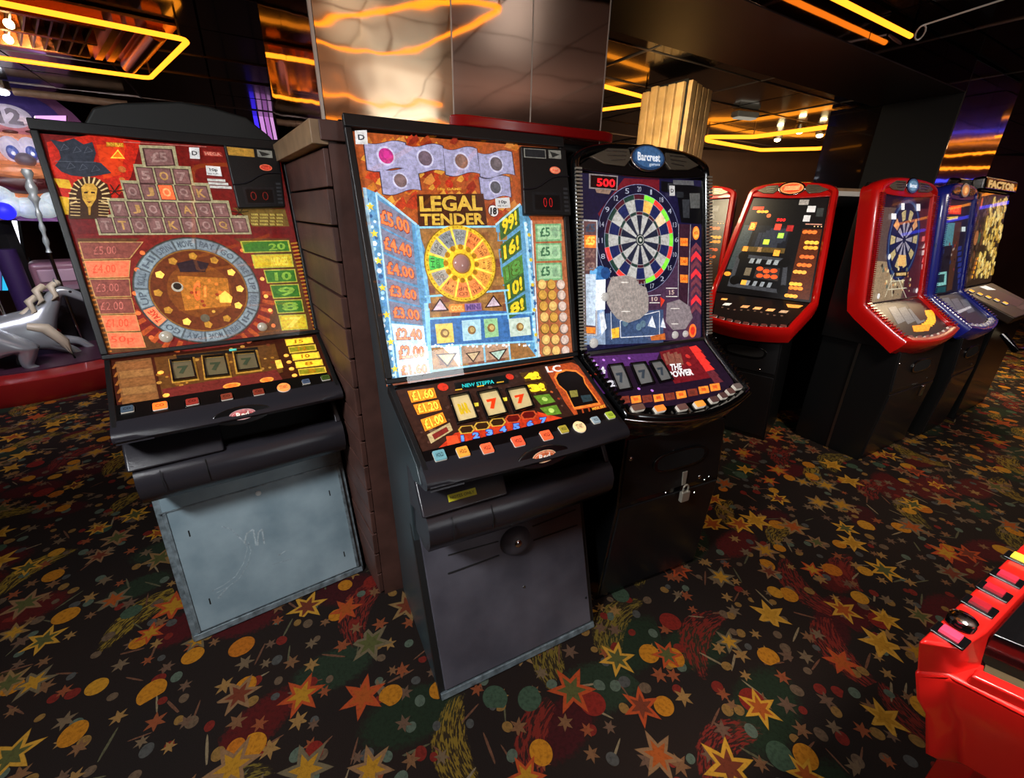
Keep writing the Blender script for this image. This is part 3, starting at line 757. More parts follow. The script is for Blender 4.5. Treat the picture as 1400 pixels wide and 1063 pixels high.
def coin_unit(face, zf, q, disp_lit, plates):
    """moulded black coin and note unit let into the glass: corner points in zoom pixels"""
    uvs = [face.uv(*zf(p)) for p in q]
    o = quad_box(face, uvs, 0, .022, 'coin_unit', M['black'], face.root, bevel=.006)
    P = lambda fx, fy: tuple((1-fy)*((1-fx)*uvs[0][i]+fx*uvs[1][i])+fy*((1-fx)*uvs[3][i]+fx*uvs[2][i]) for i in (0, 1))
    a = Art(face)
    H = 44
    def r(x0, y0, x1, y1, c, g, L): a.upoly([P(x0, y0), P(x1, y0), P(x1, y1), P(x0, y1)], c, g, L)
    r(.05, .04, .52, .17, (160, 160, 150) if plates == 0 else (190, 140, 60), .25, 45); r(.07, .05, .50, .16, (40, 42, 45) if plates == 0 else (200, 150, 60), .3, 46)
    r(.58, .04, .86, .16, (150, 150, 140), .2, 45); a.upoly([P(.61, .06), P(.83, .10), P(.66, .145)], (50, 52, 50), .2, 46)
    a.circ(P(.70, .33), .021, (225, 110, 80), .5, 46, 24, .0115, True)
    a.circ(P(.70, .33), .018, (240, 160, 120) if disp_lit else (200, 60, 40), .5, 47, 24, .0085, True)
    pp = P(.70, .33); a.text('Red', [(pp[0]-.011, pp[1]-.004), (pp[0]+.011, pp[1]-.004), (pp[0]+.011, pp[1]+.005), (pp[0]-.011, pp[1]+.005)], (220, 80, 60), .6, 48, .02, True)
    r(.17, .66, .80, .95, (34, 36, 40), .02, 45); r(.22, .70, .76, .92, (12, 10, 12), .05, 46)
    for x0, x1 in ((.30, .42), (.54, .66)) if not disp_lit else ((.40, .47), (.52, .59)):
        a.text('0', [P(x0, .74), P(x1, .74), P(x1, .88), P(x0, .88)], (120, 30, 24) if not disp_lit else (190, 24, 28), .45 if not disp_lit else .9, 47, -.02, True)
    for k in range(6): r(.85, .58+.065*k, .95, .615+.065*k, (62, 64, 68), .05, 45)
    a.b.build('printed_unit_art', M['art'], o, closed=False)
    b = MB(); pts = []
    for k in range(9):
        x = k/8; pts.append(face.P(*P(x, .52-.11*math.tanh((x-.45)*5)), .0225))
    b.tube(pts, .003, 6); b.build('moulded_lip', M['dark_plastic'], o, smooth=60)
    return o

def reel(face, uvs, colr, sym, symcol, g, par):
    """curved reel strip behind a framed window"""
    c = Vector((sum(p[0] for p in uvs)/4, sum(p[1] for p in uvs)/4)); P = lambda x, y: tuple((1-y)*((1-x)*uvs[0][i]+x*uvs[1][i])+y*((1-x)*uvs[3][i]+x*uvs[2][i]) for i in (0, 1))
    b = MB(); n = 8
    for k in range(n):
        y0, y1 = k/n, (k+1)/n; h = lambda y: .003+.005*math.sin(math.pi*y)
        s_ = .35+.65*math.sin(math.pi*(k+.5)/n)
        b.poly([face.P(*P(0, y0), h(y0)), face.P(*P(1, y0), h(y0)), face.P(*P(1, y1), h(y1)), face.P(*P(0, y1), h(y1))], (*lin(colr), g))
    o = b.build('reel', M['lamp'], par, closed=False, smooth=60)
    a = Art(face); a.n = 3
    if sym: a.text(sym, [P(.22, .34), P(.78, .34), P(.78, .76), P(.22, .76)], symcol, g*1.1, 18, .06, True)
    a.poly and a.b.build('reel_symbol', M['lamp'], o, closed=False)
    w_ = .006
    for i in range(4):
        p, q = Vector(uvs[i]), Vector(uvs[(i+1) % 4]); d = (q-p).normalized(); n_ = Vector((d.y, -d.x))*w_
        quad_box(face, [p-d*w_, q+d*w_, q+d*w_+n_, p-d*w_+n_], 0, .012, 'reel_frame', M['black_gloss'], o, bevel=.001)
    return o

# ------------------------------------------------------------------ M1: red pyramid machine
GOLD = (205, 160, 55)
M['pearl'] = mat('pearl_lens_painted_glow', (206, 198, 180), .15, metal=.3, coat=.5, emis=(190, 180, 160), es=.3)  # silver lenses, not lamps: their brightness is put in as a faint glow
root, F1, F2, Fd = wide_cabinet('fruit_machine', 'wide black fruit machine with a red pyramid glass and blue-grey metal door, at the left', (-.915, 1.312, .615), M['door_blue'], 'M1')
a = Art(F1, 30, 130, .3386); zf = lambda p: (30+p[0]*.3386, 130+p[1]*.3386)
GQ = [a.u(p) for p in ((72, 155), (1035, 225), (1183, 960), (330, 1050))]
a.upoly(GQ, (120, 24, 22), .45, 0)
a.poly([(280, 160), (480, 185), (440, 330), (330, 500), (190, 480), (120, 300), (100, 190)], (190, 36, 20), .7, 1)
a.poly([(300, 200), (420, 200), (400, 320), (330, 340)], (215, 60, 20), .7, 2)
for y in (335, 405, 440): a.poly([(128, y), (190, y+8), (205, y+45), (150, y+38)], (220, 170, 40), .6, 2)
a.poly([(180, 490), (1070, 490), (1090, 560), (200, 560)], (110, 22, 24), .5, 2)
a.poly([(115, 180), (165, 190), (210, 175), (250, 200), (285, 190), (300, 235), (290, 270), (320, 275), (362, 315), (310, 325), (260, 332), (200, 325), (160, 310), (135, 285), (158, 255), (150, 225)], (56, 60, 72), .35, 5)
for p in ((175, 215), (225, 225), (270, 225), (200, 290), (250, 295), (300, 300)): a.outline([(p[0]-18, p[1]+10), (p[0]-4, p[1]-16), (p[0]+16, p[1]+2)], .0012, (95, 100, 112), .4, 6)
a.line((135, 268), (300, 272), .0015, (95, 100, 112), .4, 6)
# pharaoh head
a.poly([(190, 500), (192, 400), (215, 350), (260, 330), (300, 335), (345, 360), (362, 410), (345, 500)], (70, 40, 18), .4, 5)
for k in range(15):
    t_ = math.radians(-112+k*16); c0_ = (272, 410)
    a.line((c0_[0]+52*math.sin(t_), c0_[1]-52*math.cos(t_)), (c0_[0]+84*math.sin(t_), c0_[1]-80*math.cos(t_)), .0042, (222, 190, 130), .6, 6)
for k in range(6):
    a.line((196, 420+k*13), (236, 422+k*13), .0025, (215, 180, 120), .5, 6); a.line((310, 425+k*12), (352, 428+k*12), .0025, (215, 180, 120), .5, 6)
a.poly([(240, 375), (255, 358), (290, 358), (306, 378), (300, 420), (280, 452), (266, 452), (246, 420)], (208, 158, 60), .6, 7)
a.poly([(252, 392), (268, 390), (266, 398), (252, 398)], (60, 34, 14), .3, 8); a.poly([(280, 390), (296, 392), (296, 398), (280, 398)], (60, 34, 14), .3, 8)
a.poly([(262, 430), (284, 430), (273, 437)], (120, 50, 24), .3, 8); a.poly([(268, 450), (280, 450), (278, 485), (270, 485)], (190, 140, 50), .5, 8)
a.poly([(340, 190), (410, 195), (412, 212), (342, 208)], (190, 120, 30), .6, 5); a.text('WIN PLAY', [(343, 192), (407, 196), (410, 210), (346, 206)], (240, 190, 60), .6, 6)
a.poly([(358, 256), (388, 220), (417, 258)], (255, 190, 60), .9, 6); a.poly([(368, 251), (388, 228), (407, 252)], (235, 110, 20), .8, 7)
a.line((410, 190), (745, 210), .0022, (200, 120, 110), .5, 5)
for k in range(3): a.circ((405, 300+k*42), .010-.002*k, (205, 110, 50), .5, 3)
# pyramid
rows = [((478, 210), (612, 215), (628, 290), (496, 294), 1), ((455, 287), (675, 297), (690, 366), (474, 362), 3), ((402, 352), (748, 364), (768, 432), (424, 426), 5), ((348, 424), (828, 434), (846, 497), (372, 496), 7), ((296, 490), (905, 494), (922, 558), (318, 562), 9)]
syms = ['£5', '5O7', 'OJOQK', '7JOKAQT', 'TTOJK9OQT']
for r_, (tl, tr, br, bl, n_) in enumerate(rows):
    a.poly([(tl[0]-6, tl[1]-8), (tr[0]+6, tr[1]-8), (br[0]+6, br[1]+4), (bl[0]-6, bl[1]+4)], (178, 168, 128), .45, 5)
    L_ = lambda p, q, t: (p[0]+(q[0]-p[0])*t, p[1]+(q[1]-p[1])*t)
    for k in range(n_):
        if n_ >= 7 and k in ((5,) if n_ == 7 else (5,)): pass
        q = [L_(tl, tr, k/n_), L_(tl, tr, (k+1)/n_), L_(bl, br, (k+1)/n_), L_(bl, br, k/n_)]
        c_ = (sum(p[0] for p in q)/4, sum(p[1] for p in q)/4)
        s_ = lambda f: [(c_[0]+(p[0]-c_[0])*f, c_[1]+(p[1]-c_[1])*f) for p in q]
        lit = (r_ == 2 and k == 2)
        a.poly(s_(.90), (80, 48, 48), .4, 6); a.poly(s_(.80), (250, 105, 60) if lit else (136, 96, 92), .95 if lit else .5, 7)
        tx = '£5' if r_ == 0 else syms[r_][k % len(syms[r_])]
        a.text(tx, s_(.5), (255, 170, 110) if lit else ((196, 150, 90) if k % 3 == 1 else (170, 135, 128)), .8 if lit else .5, 8)
# stickers
def sticker(a, q, t, t2=None):
    a.poly(q, (228, 228, 226), .55, 20)
    c_ = (sum(p[0] for p in q)/4, sum(p[1] for p in q)/4); s_ = lambda fx, fy, dy: [(c_[0]+(p[0]-c_[0])*fx, c_[1]+dy+(p[1]-c_[1])*fy) for p in q]
    a.text(t, s_(.55, .4, -3 if t2 else 0), (70, 70, 76), .3, 21)
    if t2: a.text(t2, s_(.7, .14, 12), (90, 90, 96), .3, 21)
sticker(a, [(675, 215), (716, 217), (719, 262), (680, 260)], 'D')
sticker(a, [(742, 288), (800, 293), (808, 331), (747, 326)], '10p', 'PER PLAY')
for k, x in enumerate((748, 752, 758)): a.poly([(x, 340+14*k), (x+72+8*k, 344+14*k), (x+74+8*k, 354+14*k), (x+2, 350+14*k)], (214, 212, 205), .45, 20)
a.poly([(730, 226), (805, 232), (812, 250), (738, 246)], (170, 60, 50), .5, 5); a.text('MEGA', [(735, 229), (800, 234), (806, 247), (741, 243)], (220, 140, 120), .6, 6)
# palm and small print band at right
a.poly([(850, 455), (1062, 460), (1080, 530), (930, 530), (905, 490)], (120, 92, 40), .45, 3)
for k in range(4): a.text('IIII IIIII III IIII', [(925, 478+13*k), (1050, 480+13*k), (1054, 488+13*k), (928, 486+13*k)], (200, 180, 90), .5, 6)
for k in range(6):
    t_ = k*1.05; a.line((880, 475), (880+34*math.cos(t_), 475+22*math.sin(t_)-6), .003, (40, 40, 20), .3, 7)
    a.line((375, 390), (375+38*math.cos(t_), 390+26*math.sin(t_)-6), .003, (44, 30, 16), .3, 7)
# big wheel
cu_ = Vector(a.u((722, 790))); rr_ = (Vector(a.u((722, 585)))-cu_).length; rx = (Vector(a.u((962, 790)))-cu_).length
R_ = (rr_+rx)/2
cu2 = cu_
a.poly([(222, 578), (1080, 578), (1180, 958), (335, 1045)], (100, 60, 30), .45, 2)
for k in range(24):
    x0 = 250+k*5; a.line((228+k*4.4, 600+k*19), (262+k*4.4, 596+k*19), .006, (190, 110, 40), .5, 3)
    a.line((1085+k*4, 600+k*15), (1112+k*4, 596+k*15), .006, (190, 130, 40), .5, 3)
a.circ(cu2, R_*1.27, (128, 34, 26), .5, 3, 40, R_*1.22, True)
for k in range(18):
    t_ = math.radians(130+k*14.5) if k < 9 else math.radians(-130-(k-9)*14.5)
for k in range(7):
    for sx in (-1, 1):
        a.sect(cu2, R_*1.05, R_*1.28, sx*math.radians(95+k*9), sx*math.radians(99+k*9), (186, 80, 34), .5, 4, 2)
for x, y in ((487, 637), (465, 705), (457, 800), (890, 627), (942, 684), (970, 742), (985, 812), (1002, 868), (1015, 930), (523, 978), (470, 880)):
    a.circ((x, y), .0075, (255, 190, 90) if x > 950 and y < 900 else (235, 120, 60), .9 if x > 950 else .6, 6, 12)
a.circ(cu2, R_*1.02, (70, 62, 50), .4, 5, 48, None, True); a.circ(cu2, R_, (92, 100, 104), .45, 6, 48, None, True)
words = ['PAY', 'GO', 'TAKE', 'UP', 'SKULL', 'HI', 'SPIN', 'MOVE']
for k in range(16):
    a0 = 2*math.pi*k/16+.12; lit = k == 10
    a.sect(cu2, R_*.80, R_*.985, a0+.018, a0+2*math.pi/16-.018, (250, 130, 85) if lit else ((142, 156, 162) if k % 2 else (128, 140, 148)), .95 if lit else .55, 7)
    am = a0+math.pi/16; cx, cy = cu2[0]+R_*.89*math.sin(am), cu2[1]-R_*.89*math.cos(am)
    e1 = Vector((math.cos(am), math.sin(am)))*R_*.12; e2 = Vector((-math.sin(am), math.cos(am)))*R_*.055
    c_ = Vector((cx, cy)); a.text(words[k % 8], [c_-e1-e2, c_+e1-e2, c_+e1+e2, c_-e1+e2], (205, 60, 40) if lit else (90, 100, 110), .6, 8, .02, True)
a.circ(cu2, R_*.79, (150, 100, 44), .45, 8, 40, None, True); a.circ(cu2, R_*.765, (112, 52, 24), .5, 9, 40, None, True)
a.circ(cu2, R_*.52, (132, 70, 26), .55, 10, 36, None, True)
for k in range(12):
    am = 2*math.pi*k/12+.02; lit = k in (2, 3, 4, 7, 10)
    a.circ((cu2[0]+R_*.66*math.sin(am), cu2[1]-R_*.66*math.cos(am)), .0135, (255, 205, 90) if lit else (200, 140, 50), 1.0 if lit else .55, 11, 5, None, True)
a.poly([(625, 680), (690, 665), (755, 680), (740, 715), (640, 715)], (52, 36, 44), .3, 14)
a.poly([(628, 730), (830, 740), (845, 850), (660, 870)], (190, 116, 40), .6, 12)
a.text('G', [(690, 755), (720, 755), (718, 830), (695, 830)], (255, 110, 50), .9, 13); a.poly([(735, 770), (745, 770), (745, 815), (735, 815)], (255, 140, 60), .9, 13)
a.poly([(795, 810), (820, 790), (850, 815), (845, 838), (800, 838)], (255, 195, 80), 1, 13)
a.circ((628, 775), .017, (190, 180, 160), .5, 13, 14); a.circ((628, 772), .012, (50, 38, 30), .3, 14, 12); a.circ((740, 900), .014, (110, 100, 80), .4, 13)
for k in range(14):
    t_ = k*1.7; a.circ((735+85*math.cos(t_)*random.uniform(.3, 1), 805+80*math.sin(t_)*random.uniform(.3, 1)), .006, random.choice([(235, 130, 50), (160, 60, 30), (225, 170, 70)]), .7, 12, 6)
# prize ladders
ys = [592, 668, 742, 820, 888, 958, 1025]; xl = [228, 250, 272, 297, 318, 342, 360]; xr = [492, 440, 436, 445, 462, 482, 505]
for k in range(6):
    q = [(xl[k], ys[k]), (xr[k] if k else 492, ys[k]-(2 if k else 0)), (xr[k+1]-2, ys[k+1]-6), (xl[k+1]-2, ys[k+1]-2)]
    lit = k in (1, 4, 5)
    a.poly(q, (196, 150, 90), .5, 7)
    c_ = (sum(p[0] for p in q)/4, sum(p[1] for p in q)/4)
    a.poly([(c_[0]+(p[0]-c_[0])*.95, c_[1]+(p[1]-c_[1])*.90) for p in q], (252, 108, 72) if lit else (142, 74, 62), 1.0 if lit else .5, 8)
    a.text(('£5.00', '£4.00', '£3.00', '£2.00', '£1.00', '50p')[k], [(c_[0]-62, c_[1]-16), (c_[0]+30, c_[1]-18), (c_[0]+32, c_[1]+14), (c_[0]-60, c_[1]+17)], (230, 80, 50) if lit else (180, 100, 88), .8, 9, .0)
gl = [(880, 590, 1085, 638), (925, 645, 1096, 700), (975, 706, 1110, 760), (1000, 766, 1124, 822), (1018, 828, 1138, 882), (1035, 888, 1153, 950)]
for k, (x0, y0, x1, y1) in enumerate(gl):
    yel = k in (1, 5); q = [(x0, y0), (x1-8, y0-4), (x1+2, y1-6), (x0+14, y1)]
    a.poly(q, (196, 190, 70), .5, 7); c_ = (sum(p[0] for p in q)/4, sum(p[1] for p in q)/4)
    a.poly([(c_[0]+(p[0]-c_[0])*.93, c_[1]+(p[1]-c_[1])*.86) for p in q], (206, 176, 40) if yel else (52, 108, 34), .75, 8)
    a.text(('20', 'NUDGES', '10', '9', '8', '7')[k], [(x1-92, y0+10), (x1-24, y0+6), (x1-20, y1-14), (x1-88, y1-10)], (236, 214, 80) if yel else (130, 170, 60), .7, 9)
for x, y, r_ in ((582, 975, .020), (970, 935, .017)):
    u = a.u((x, y)); b = MB(); b.lathe(F1.P(*u, .006), [(r_, 0), (r_*.8, .007), (r_*.4, .010), (.001, .011)], 20, F1.n); b.build('raised_lens', M['pearl'], root, smooth=60)
a.done('printed_glass_art')
coin_unit(F1, zf, [(812, 206), (1035, 228), (1062, 458), (872, 462)], False, 1)
glass_pane(F1, GQ, .010)
# console
a = Art(F2, 140, 450, .2357)
a.poly([(40, 170), (1240, 30), (1340, 300), (90, 470)], (64, 26, 16), .4, 0)
a.poly([(75, 190), (282, 165), (332, 415), (118, 447)], (128, 84, 48), .45, 2)
for k in range(5):
    y = 200+k*48; x = 88+k*9; a.poly([(x, y), (x+192, y-22), (x+200, y+16), (x+8, y+40)], (150, 104, 58) if k % 2 else (136, 88, 48), .5, 3)
    a.line((x-25, y+30), (x-8, y+2), .007, (150, 92, 40), .45, 2)
a.poly([(300, 165), (1000, 85), (1050, 250), (355, 415)], (98, 60, 26), .5, 2)
for k in range(26): a.circ((330+random.random()*680, 0), .001, GOLD, .4, 3) if False else None
for k in range(60):
    x = 320+random.random()*690; y = 160-(x-320)*.12+random.random()*190; a.circ((x, y), random.uniform(.004, .009), random.choice([(176, 118, 44), (140, 88, 34), (110, 50, 26), (196, 140, 60)]), .5, 3, 7)
a.poly([(345, 350), (1010, 235), (1050, 300), (380, 425)], (112, 40, 34), .5, 4)
a.poly([(430, 155), (900, 105), (905, 125), (435, 180)], (30, 26, 24), .2, 5); a.poly([(735, 118), (778, 114), (780, 126), (737, 130)], (80, 190, 170), .7, 6)
for q in ([(405, 192), (515, 183), (540, 285), (425, 300)], [(595, 170), (705, 160), (730, 268), (612, 280)], [(775, 148), (880, 140), (905, 232), (795, 246)]):
    a.poly([(q[0][0]-22, q[0][1]-16), (q[1][0]+20, q[1][1]-18), (q[2][0]+24, q[2][1]+14), (q[3][0]-20, q[3][1]+18)], (186, 134, 52), .5, 6)
    reel(F2, [a.u(p) for p in q], (104, 92, 66), '7', (60, 70, 50), .4, root)
for k in range(5):
    y = 62+k*43; x = 1058+k*19; lit = k in (0, 2, 3)
    a.poly([(x, y), (x+158, y-16), (x+168, y+20), (x+10, y+38)], (226, 186, 60), .6, 5); a.poly([(x+6, y+5), (x+150, y-9), (x+158, y+16), (x+14, y+32)], (250, 205, 50) if lit else (150, 140, 30), .95 if lit else .5, 6)
    a.text(('15', '12', '10', '8', '5')[k], [(x+55, y+3), (x+105, y-2), (x+110, y+18), (x+60, y+24)], (190, 120, 20), .6, 7)
for x, y in ((340, 255), (1067, 156), (1083, 194), (1098, 233), (1115, 271), (372, 386)): a.circ((x, y), .009, (255, 175, 70), 1, 7, 14)
for x, y, w_ in ((752, 330, .026), (955, 297, .022)): a.circ((x, y), w_, (255, 150, 60), .95, 8, 20, .013); a.circ((x, y), w_*.75, (240, 110, 40), .9, 9, 20, .009)
a.poly([(1000, 185), (1035, 180), (1050, 225), (1015, 232)], (250, 190, 70), 1, 7)
a.poly([(60, 450), (1300, 255), (1345, 330), (85, 540)], (12, 10, 10), .02, 9)
a.done('printed_console_art')
for (x, y, c_, g, rd, w_) in ((150, 490, (70, 84, 98), .3, 0, .031), (340, 470, (255, 110, 40), 1.1, 0, .037), (527, 445, (150, 50, 40), .4, 0, .034), (727, 415, (130, 58, 40), .4, 0, .033), (912, 387, (130, 52, 36), .4, 0, .033), (1058, 360, (255, 140, 70), 1.0, 1, .042), (1187, 325, (76, 88, 110), .3, 0, .026), (1300, 302, (66, 84, 34), .35, 0, .030)):
    u = a.u((x, y)); button(F2, (u[0], u[1]-.012), w_, w_*.82 if not rd else w_, c_, g, bool(rd), 'CO' if not rd else 'START', root)

# ------------------------------------------------------------------ M2: yellow-titled money machine
root, F1, F2, Fd = wide_cabinet('fruit_machine', 'largest black fruit machine with a blue and gold money-wheel glass and charcoal door', (.062, 1.085, .481), M['door_grey'], 'M2')
a = Art(F1, 460, 150, .3575); zf = lambda p: (460+p[0]*.3575, 150+p[1]*.3575)
GQ = [a.u(p) for p in ((62, 82), (868, 150), (908, 945), (192, 1058))]
a.upoly(GQ, (176, 84, 38), .6, 0)
for k in range(150):      # flames in the upper half
    x, y = random.uniform(85, 690), random.uniform(110, 440)
    c_ = random.choice([(206, 120, 40), (190, 60, 30), (226, 160, 60), (150, 44, 26), (215, 135, 60)])
    w_ = random.uniform(15, 40); a.poly([(x, y), (x+w_*.6, y-w_*.5), (x+w_, y+w_*.3), (x+w_*.5, y+w_*.8), (x-w_*.3, y+w_*.5)], c_, .6, 1)
def flag(q, cc, cr=34):
    (x0, y0), (x1, y1), (x2, y2), (x3, y3) = q; top = []; bot = []
    for k in range(11):
        t_ = k/10; wv = 7*math.sin(t_*6.28); top.append((x0+(x1-x0)*t_, y0+(y1-y0)*t_+wv)); bot.append((x3+(x2-x3)*t_, y3+(y2-y3)*t_+wv))
    out = top+bot[::-1]; cx, cy = (x0+x1+x2+x3)/4, (y0+y1+y2+y3)/4
    for k in range(10):
        for f, c_, L in ((1.05, (40, 34, 60), 3), (1, (164, 162, 196), 4)):
            qq = [top[k], top[k+1], bot[k+1], bot[k]]
            a.poly([(cx+(p[0]-cx)*f, cy+(p[1]-cy)*f) for p in qq], c_, .7, L)
    a.circ((cx, cy), cr*1.25*.3575*.0017, (196, 194, 222), .75, 5, 20)
    a.circ((cx, cy), cr*.3575*.0017, cc, .7, 6, 24)
    a.circ((cx+4, cy-3), cr*.55*.3575*.0017, tuple(min(255, int(v*1.12)) for v in cc), .7, 7, 16)
for q, c_ in (([(105, 125), (262, 128), (272, 228), (118, 230)], (186, 48, 128)), ([(262, 135), (405, 140), (414, 235), (272, 238)], (104, 88, 100)), ([(407, 148), (535, 150), (548, 245), (418, 248)], (132, 100, 90)), ([(540, 165), (668, 163), (680, 250), (550, 256)], (98, 88, 92)), ([(165, 225), (310, 233), (322, 308), (178, 322)], (120, 98, 98)), ([(545, 258), (660, 260), (667, 335), (555, 338)], (84, 84, 92))): flag(q, c_, 34 if q[0][1] < 200 else 30)
a.poly([(305, 325), (560, 322), (575, 445), (312, 448)], (86, 40, 20), .4, 8)
for q, t_ in (([(314, 332), (552, 328), (556, 388), (318, 392)], 'LEGAL'), ([(318, 400), (560, 396), (564, 440), (320, 444)], 'TENDER')):
    a.text(t_, [(q[0][0]-2, q[0][1]-3), (q[1][0]+3, q[1][1]-3), (q[2][0]+5, q[2][1]+4), (q[3][0]+1, q[3][1]+4)], (70, 30, 12), .3, 9, .09); a.text(t_, q, (214, 172, 66), .8, 11, .035)
a.circ((430, 285), .012, (190, 40, 30), .6, 8); a.text('10p GAME', [(385, 300), (475, 300), (475, 312), (385, 312)], (230, 180, 60), .6, 9)
a.poly([(0, 0)], (0, 0, 0)) if False else None
# blue scaffold, left
BL, BL2 = (112, 172, 205), (160, 214, 232)
a.poly([(102, 298), (150, 318), (305, 442), (345, 560), (358, 1005), (195, 1052)], (92, 150, 190), .75, 8)
vals = [('£5.00', (160, 362), (275, 425), (282, 492), (168, 438)), ('£4.40', (172, 468), (285, 518), (290, 580), (183, 537)), ('£4.00', (184, 565), (294, 606), (299, 658), (194, 632)), ('£3.60', (194, 656), (303, 686), (308, 738), (204, 716)), ('£3.00', (208, 742), (314, 762), (320, 814), (218, 800)), ('£2.40', (218, 826), (324, 834), (330, 884), (228, 886)), ('£2.00', (230, 892), (334, 898), (336, 950), (238, 962)), ('£1.60', (238, 970), (344, 964), (349, 1010), (248, 1020))]
for k, (t_, *q) in enumerate(vals):
    c_ = (sum(p[0] for p in q)/4, sum(p[1] for p in q)/4); s_ = lambda f, g_=1: [(c_[0]+(p[0]-c_[0])*f, c_[1]+(p[1]-c_[1])*f*g_) for p in q]
    in_glare = k >= 5  # lower rows whitened: glare on the glass painted into the print
    a.poly(s_(1.16, 1.12), (198, 228, 240) if in_glare else (128, 128, 150), 1.1 if in_glare else .75, 10)
    a.poly([(c_[0], c_[1]-24), (c_[0]+66, c_[1]-20), (c_[0]+68, c_[1]+24), (c_[0]+6, c_[1]+26)], (250, 252, 255), 1.4, 10) if k >= 6 else None  # white core of that painted glare
    a.text(t_, s_(1.0, .86), (150, 40, 24), .6, 11, .06); a.text(t_, s_(.97, .80), (244, 128, 74) if not in_glare else (240, 158, 120), .95, 12, .03)
for k in range(34):     # spangled edge of the scaffold
    t_ = k/33; x = 122+t_*92; y = 345+t_*690
    a.circ((x+random.uniform(-10, 14), y), random.uniform(.004, .008), random.choice([(170, 220, 240), (50, 90, 140), (210, 240, 250), (80, 140, 190), (240, 245, 250)]), .8, 10, 6)
for k in range(7):
    x, y = 128+k*15.6, 372+k*103; u = a.u((x, y))
    a.upoly([(u[0]+(.012 if j % 2 == 0 else .005)*math.sin(j*math.pi/5), u[1]-(.012 if j % 2 == 0 else .005)*math.cos(j*math.pi/5)) for j in range(10)], (232, 200, 60), .9, 12)
a.line((106, 300), (198, 1050), .010, (150, 186, 206), .8, 11); a.line((150, 318), (228, 1040), .005, (180, 216, 230), .8, 11)
a.line((150, 318), (306, 442), .006, (176, 216, 232), .8, 12); a.line((306, 442), (352, 740), .012, (120, 180, 214), .8, 12); a.line((340, 740), (360, 1000), .012, (150, 205, 228), .9, 12)
# right scaffold
a.poly([(606, 442), (700, 360), (740, 420), (768, 950), (650, 800)], (100, 160, 196), .75, 8)
rv = [('99!', (620, 420), (692, 368), (698, 442), (626, 500)), ('16!', (625, 520), (700, 462), (705, 535), (632, 590)), ('18', (632, 605), (706, 555), (712, 622), (640, 668)), ('10!', (640, 668), (712, 622), (718, 690), (648, 740)), ('8!', (650, 745), (718, 705), (724, 765), (656, 800))]
for k, (t_, *q) in enumerate(rv):
    c_ = (sum(p[0] for p in q)/4, sum(p[1] for p in q)/4); s_ = lambda f: [(c_[0]+(p[0]-c_[0])*f, c_[1]+(p[1]-c_[1])*f) for p in q]
    a.poly(s_(1.02), (66, 104, 52) if k != 2 else (84, 140, 60), .7, 10); a.text(t_, s_(.82), (90, 80, 10), .5, 11, .07); a.text(t_, s_(.78), (232, 206, 44) if k != 2 else (90, 150, 66), .9, 12, .04)
a.line((606, 442), (700, 362), .006, (190, 226, 236), .8, 12); a.line((718, 430), (765, 950), .010, (170, 214, 232), .85, 12); a.line((742, 425), (772, 948), .005, (210, 225, 235), .8, 12)
for k in range(26):
    t_ = k/25; a.circ((728+t_*38+random.uniform(-8, 8), 440+t_*500), random.uniform(.004, .007), random.choice([(170, 220, 240), (60, 100, 150), (230, 245, 250)]), .8, 13, 6)
for k in range(6): a.circ((733+k*6.5, 480+k*95), .007, (230, 196, 60), .8, 14, 5)
# middle ground: bricks behind the wheel
a.poly([(306, 450), (606, 445), (650, 790), (720, 800), (765, 950), (355, 1005), (350, 700)], (168, 118, 66), .6, 7)
for r_ in range(15):
    for k in range(9):
        x = 330+k*36+(r_ % 2)*18+r_*2; y = 470+r_*34
        if x < 640+ (y > 800)*90: a.poly([(x, y), (x+32, y-1), (x+33, y+28), (x+1, y+30)], random.choice([(170, 116, 60), (150, 96, 54), (186, 134, 70), (140, 80, 56)]), .6, 8)
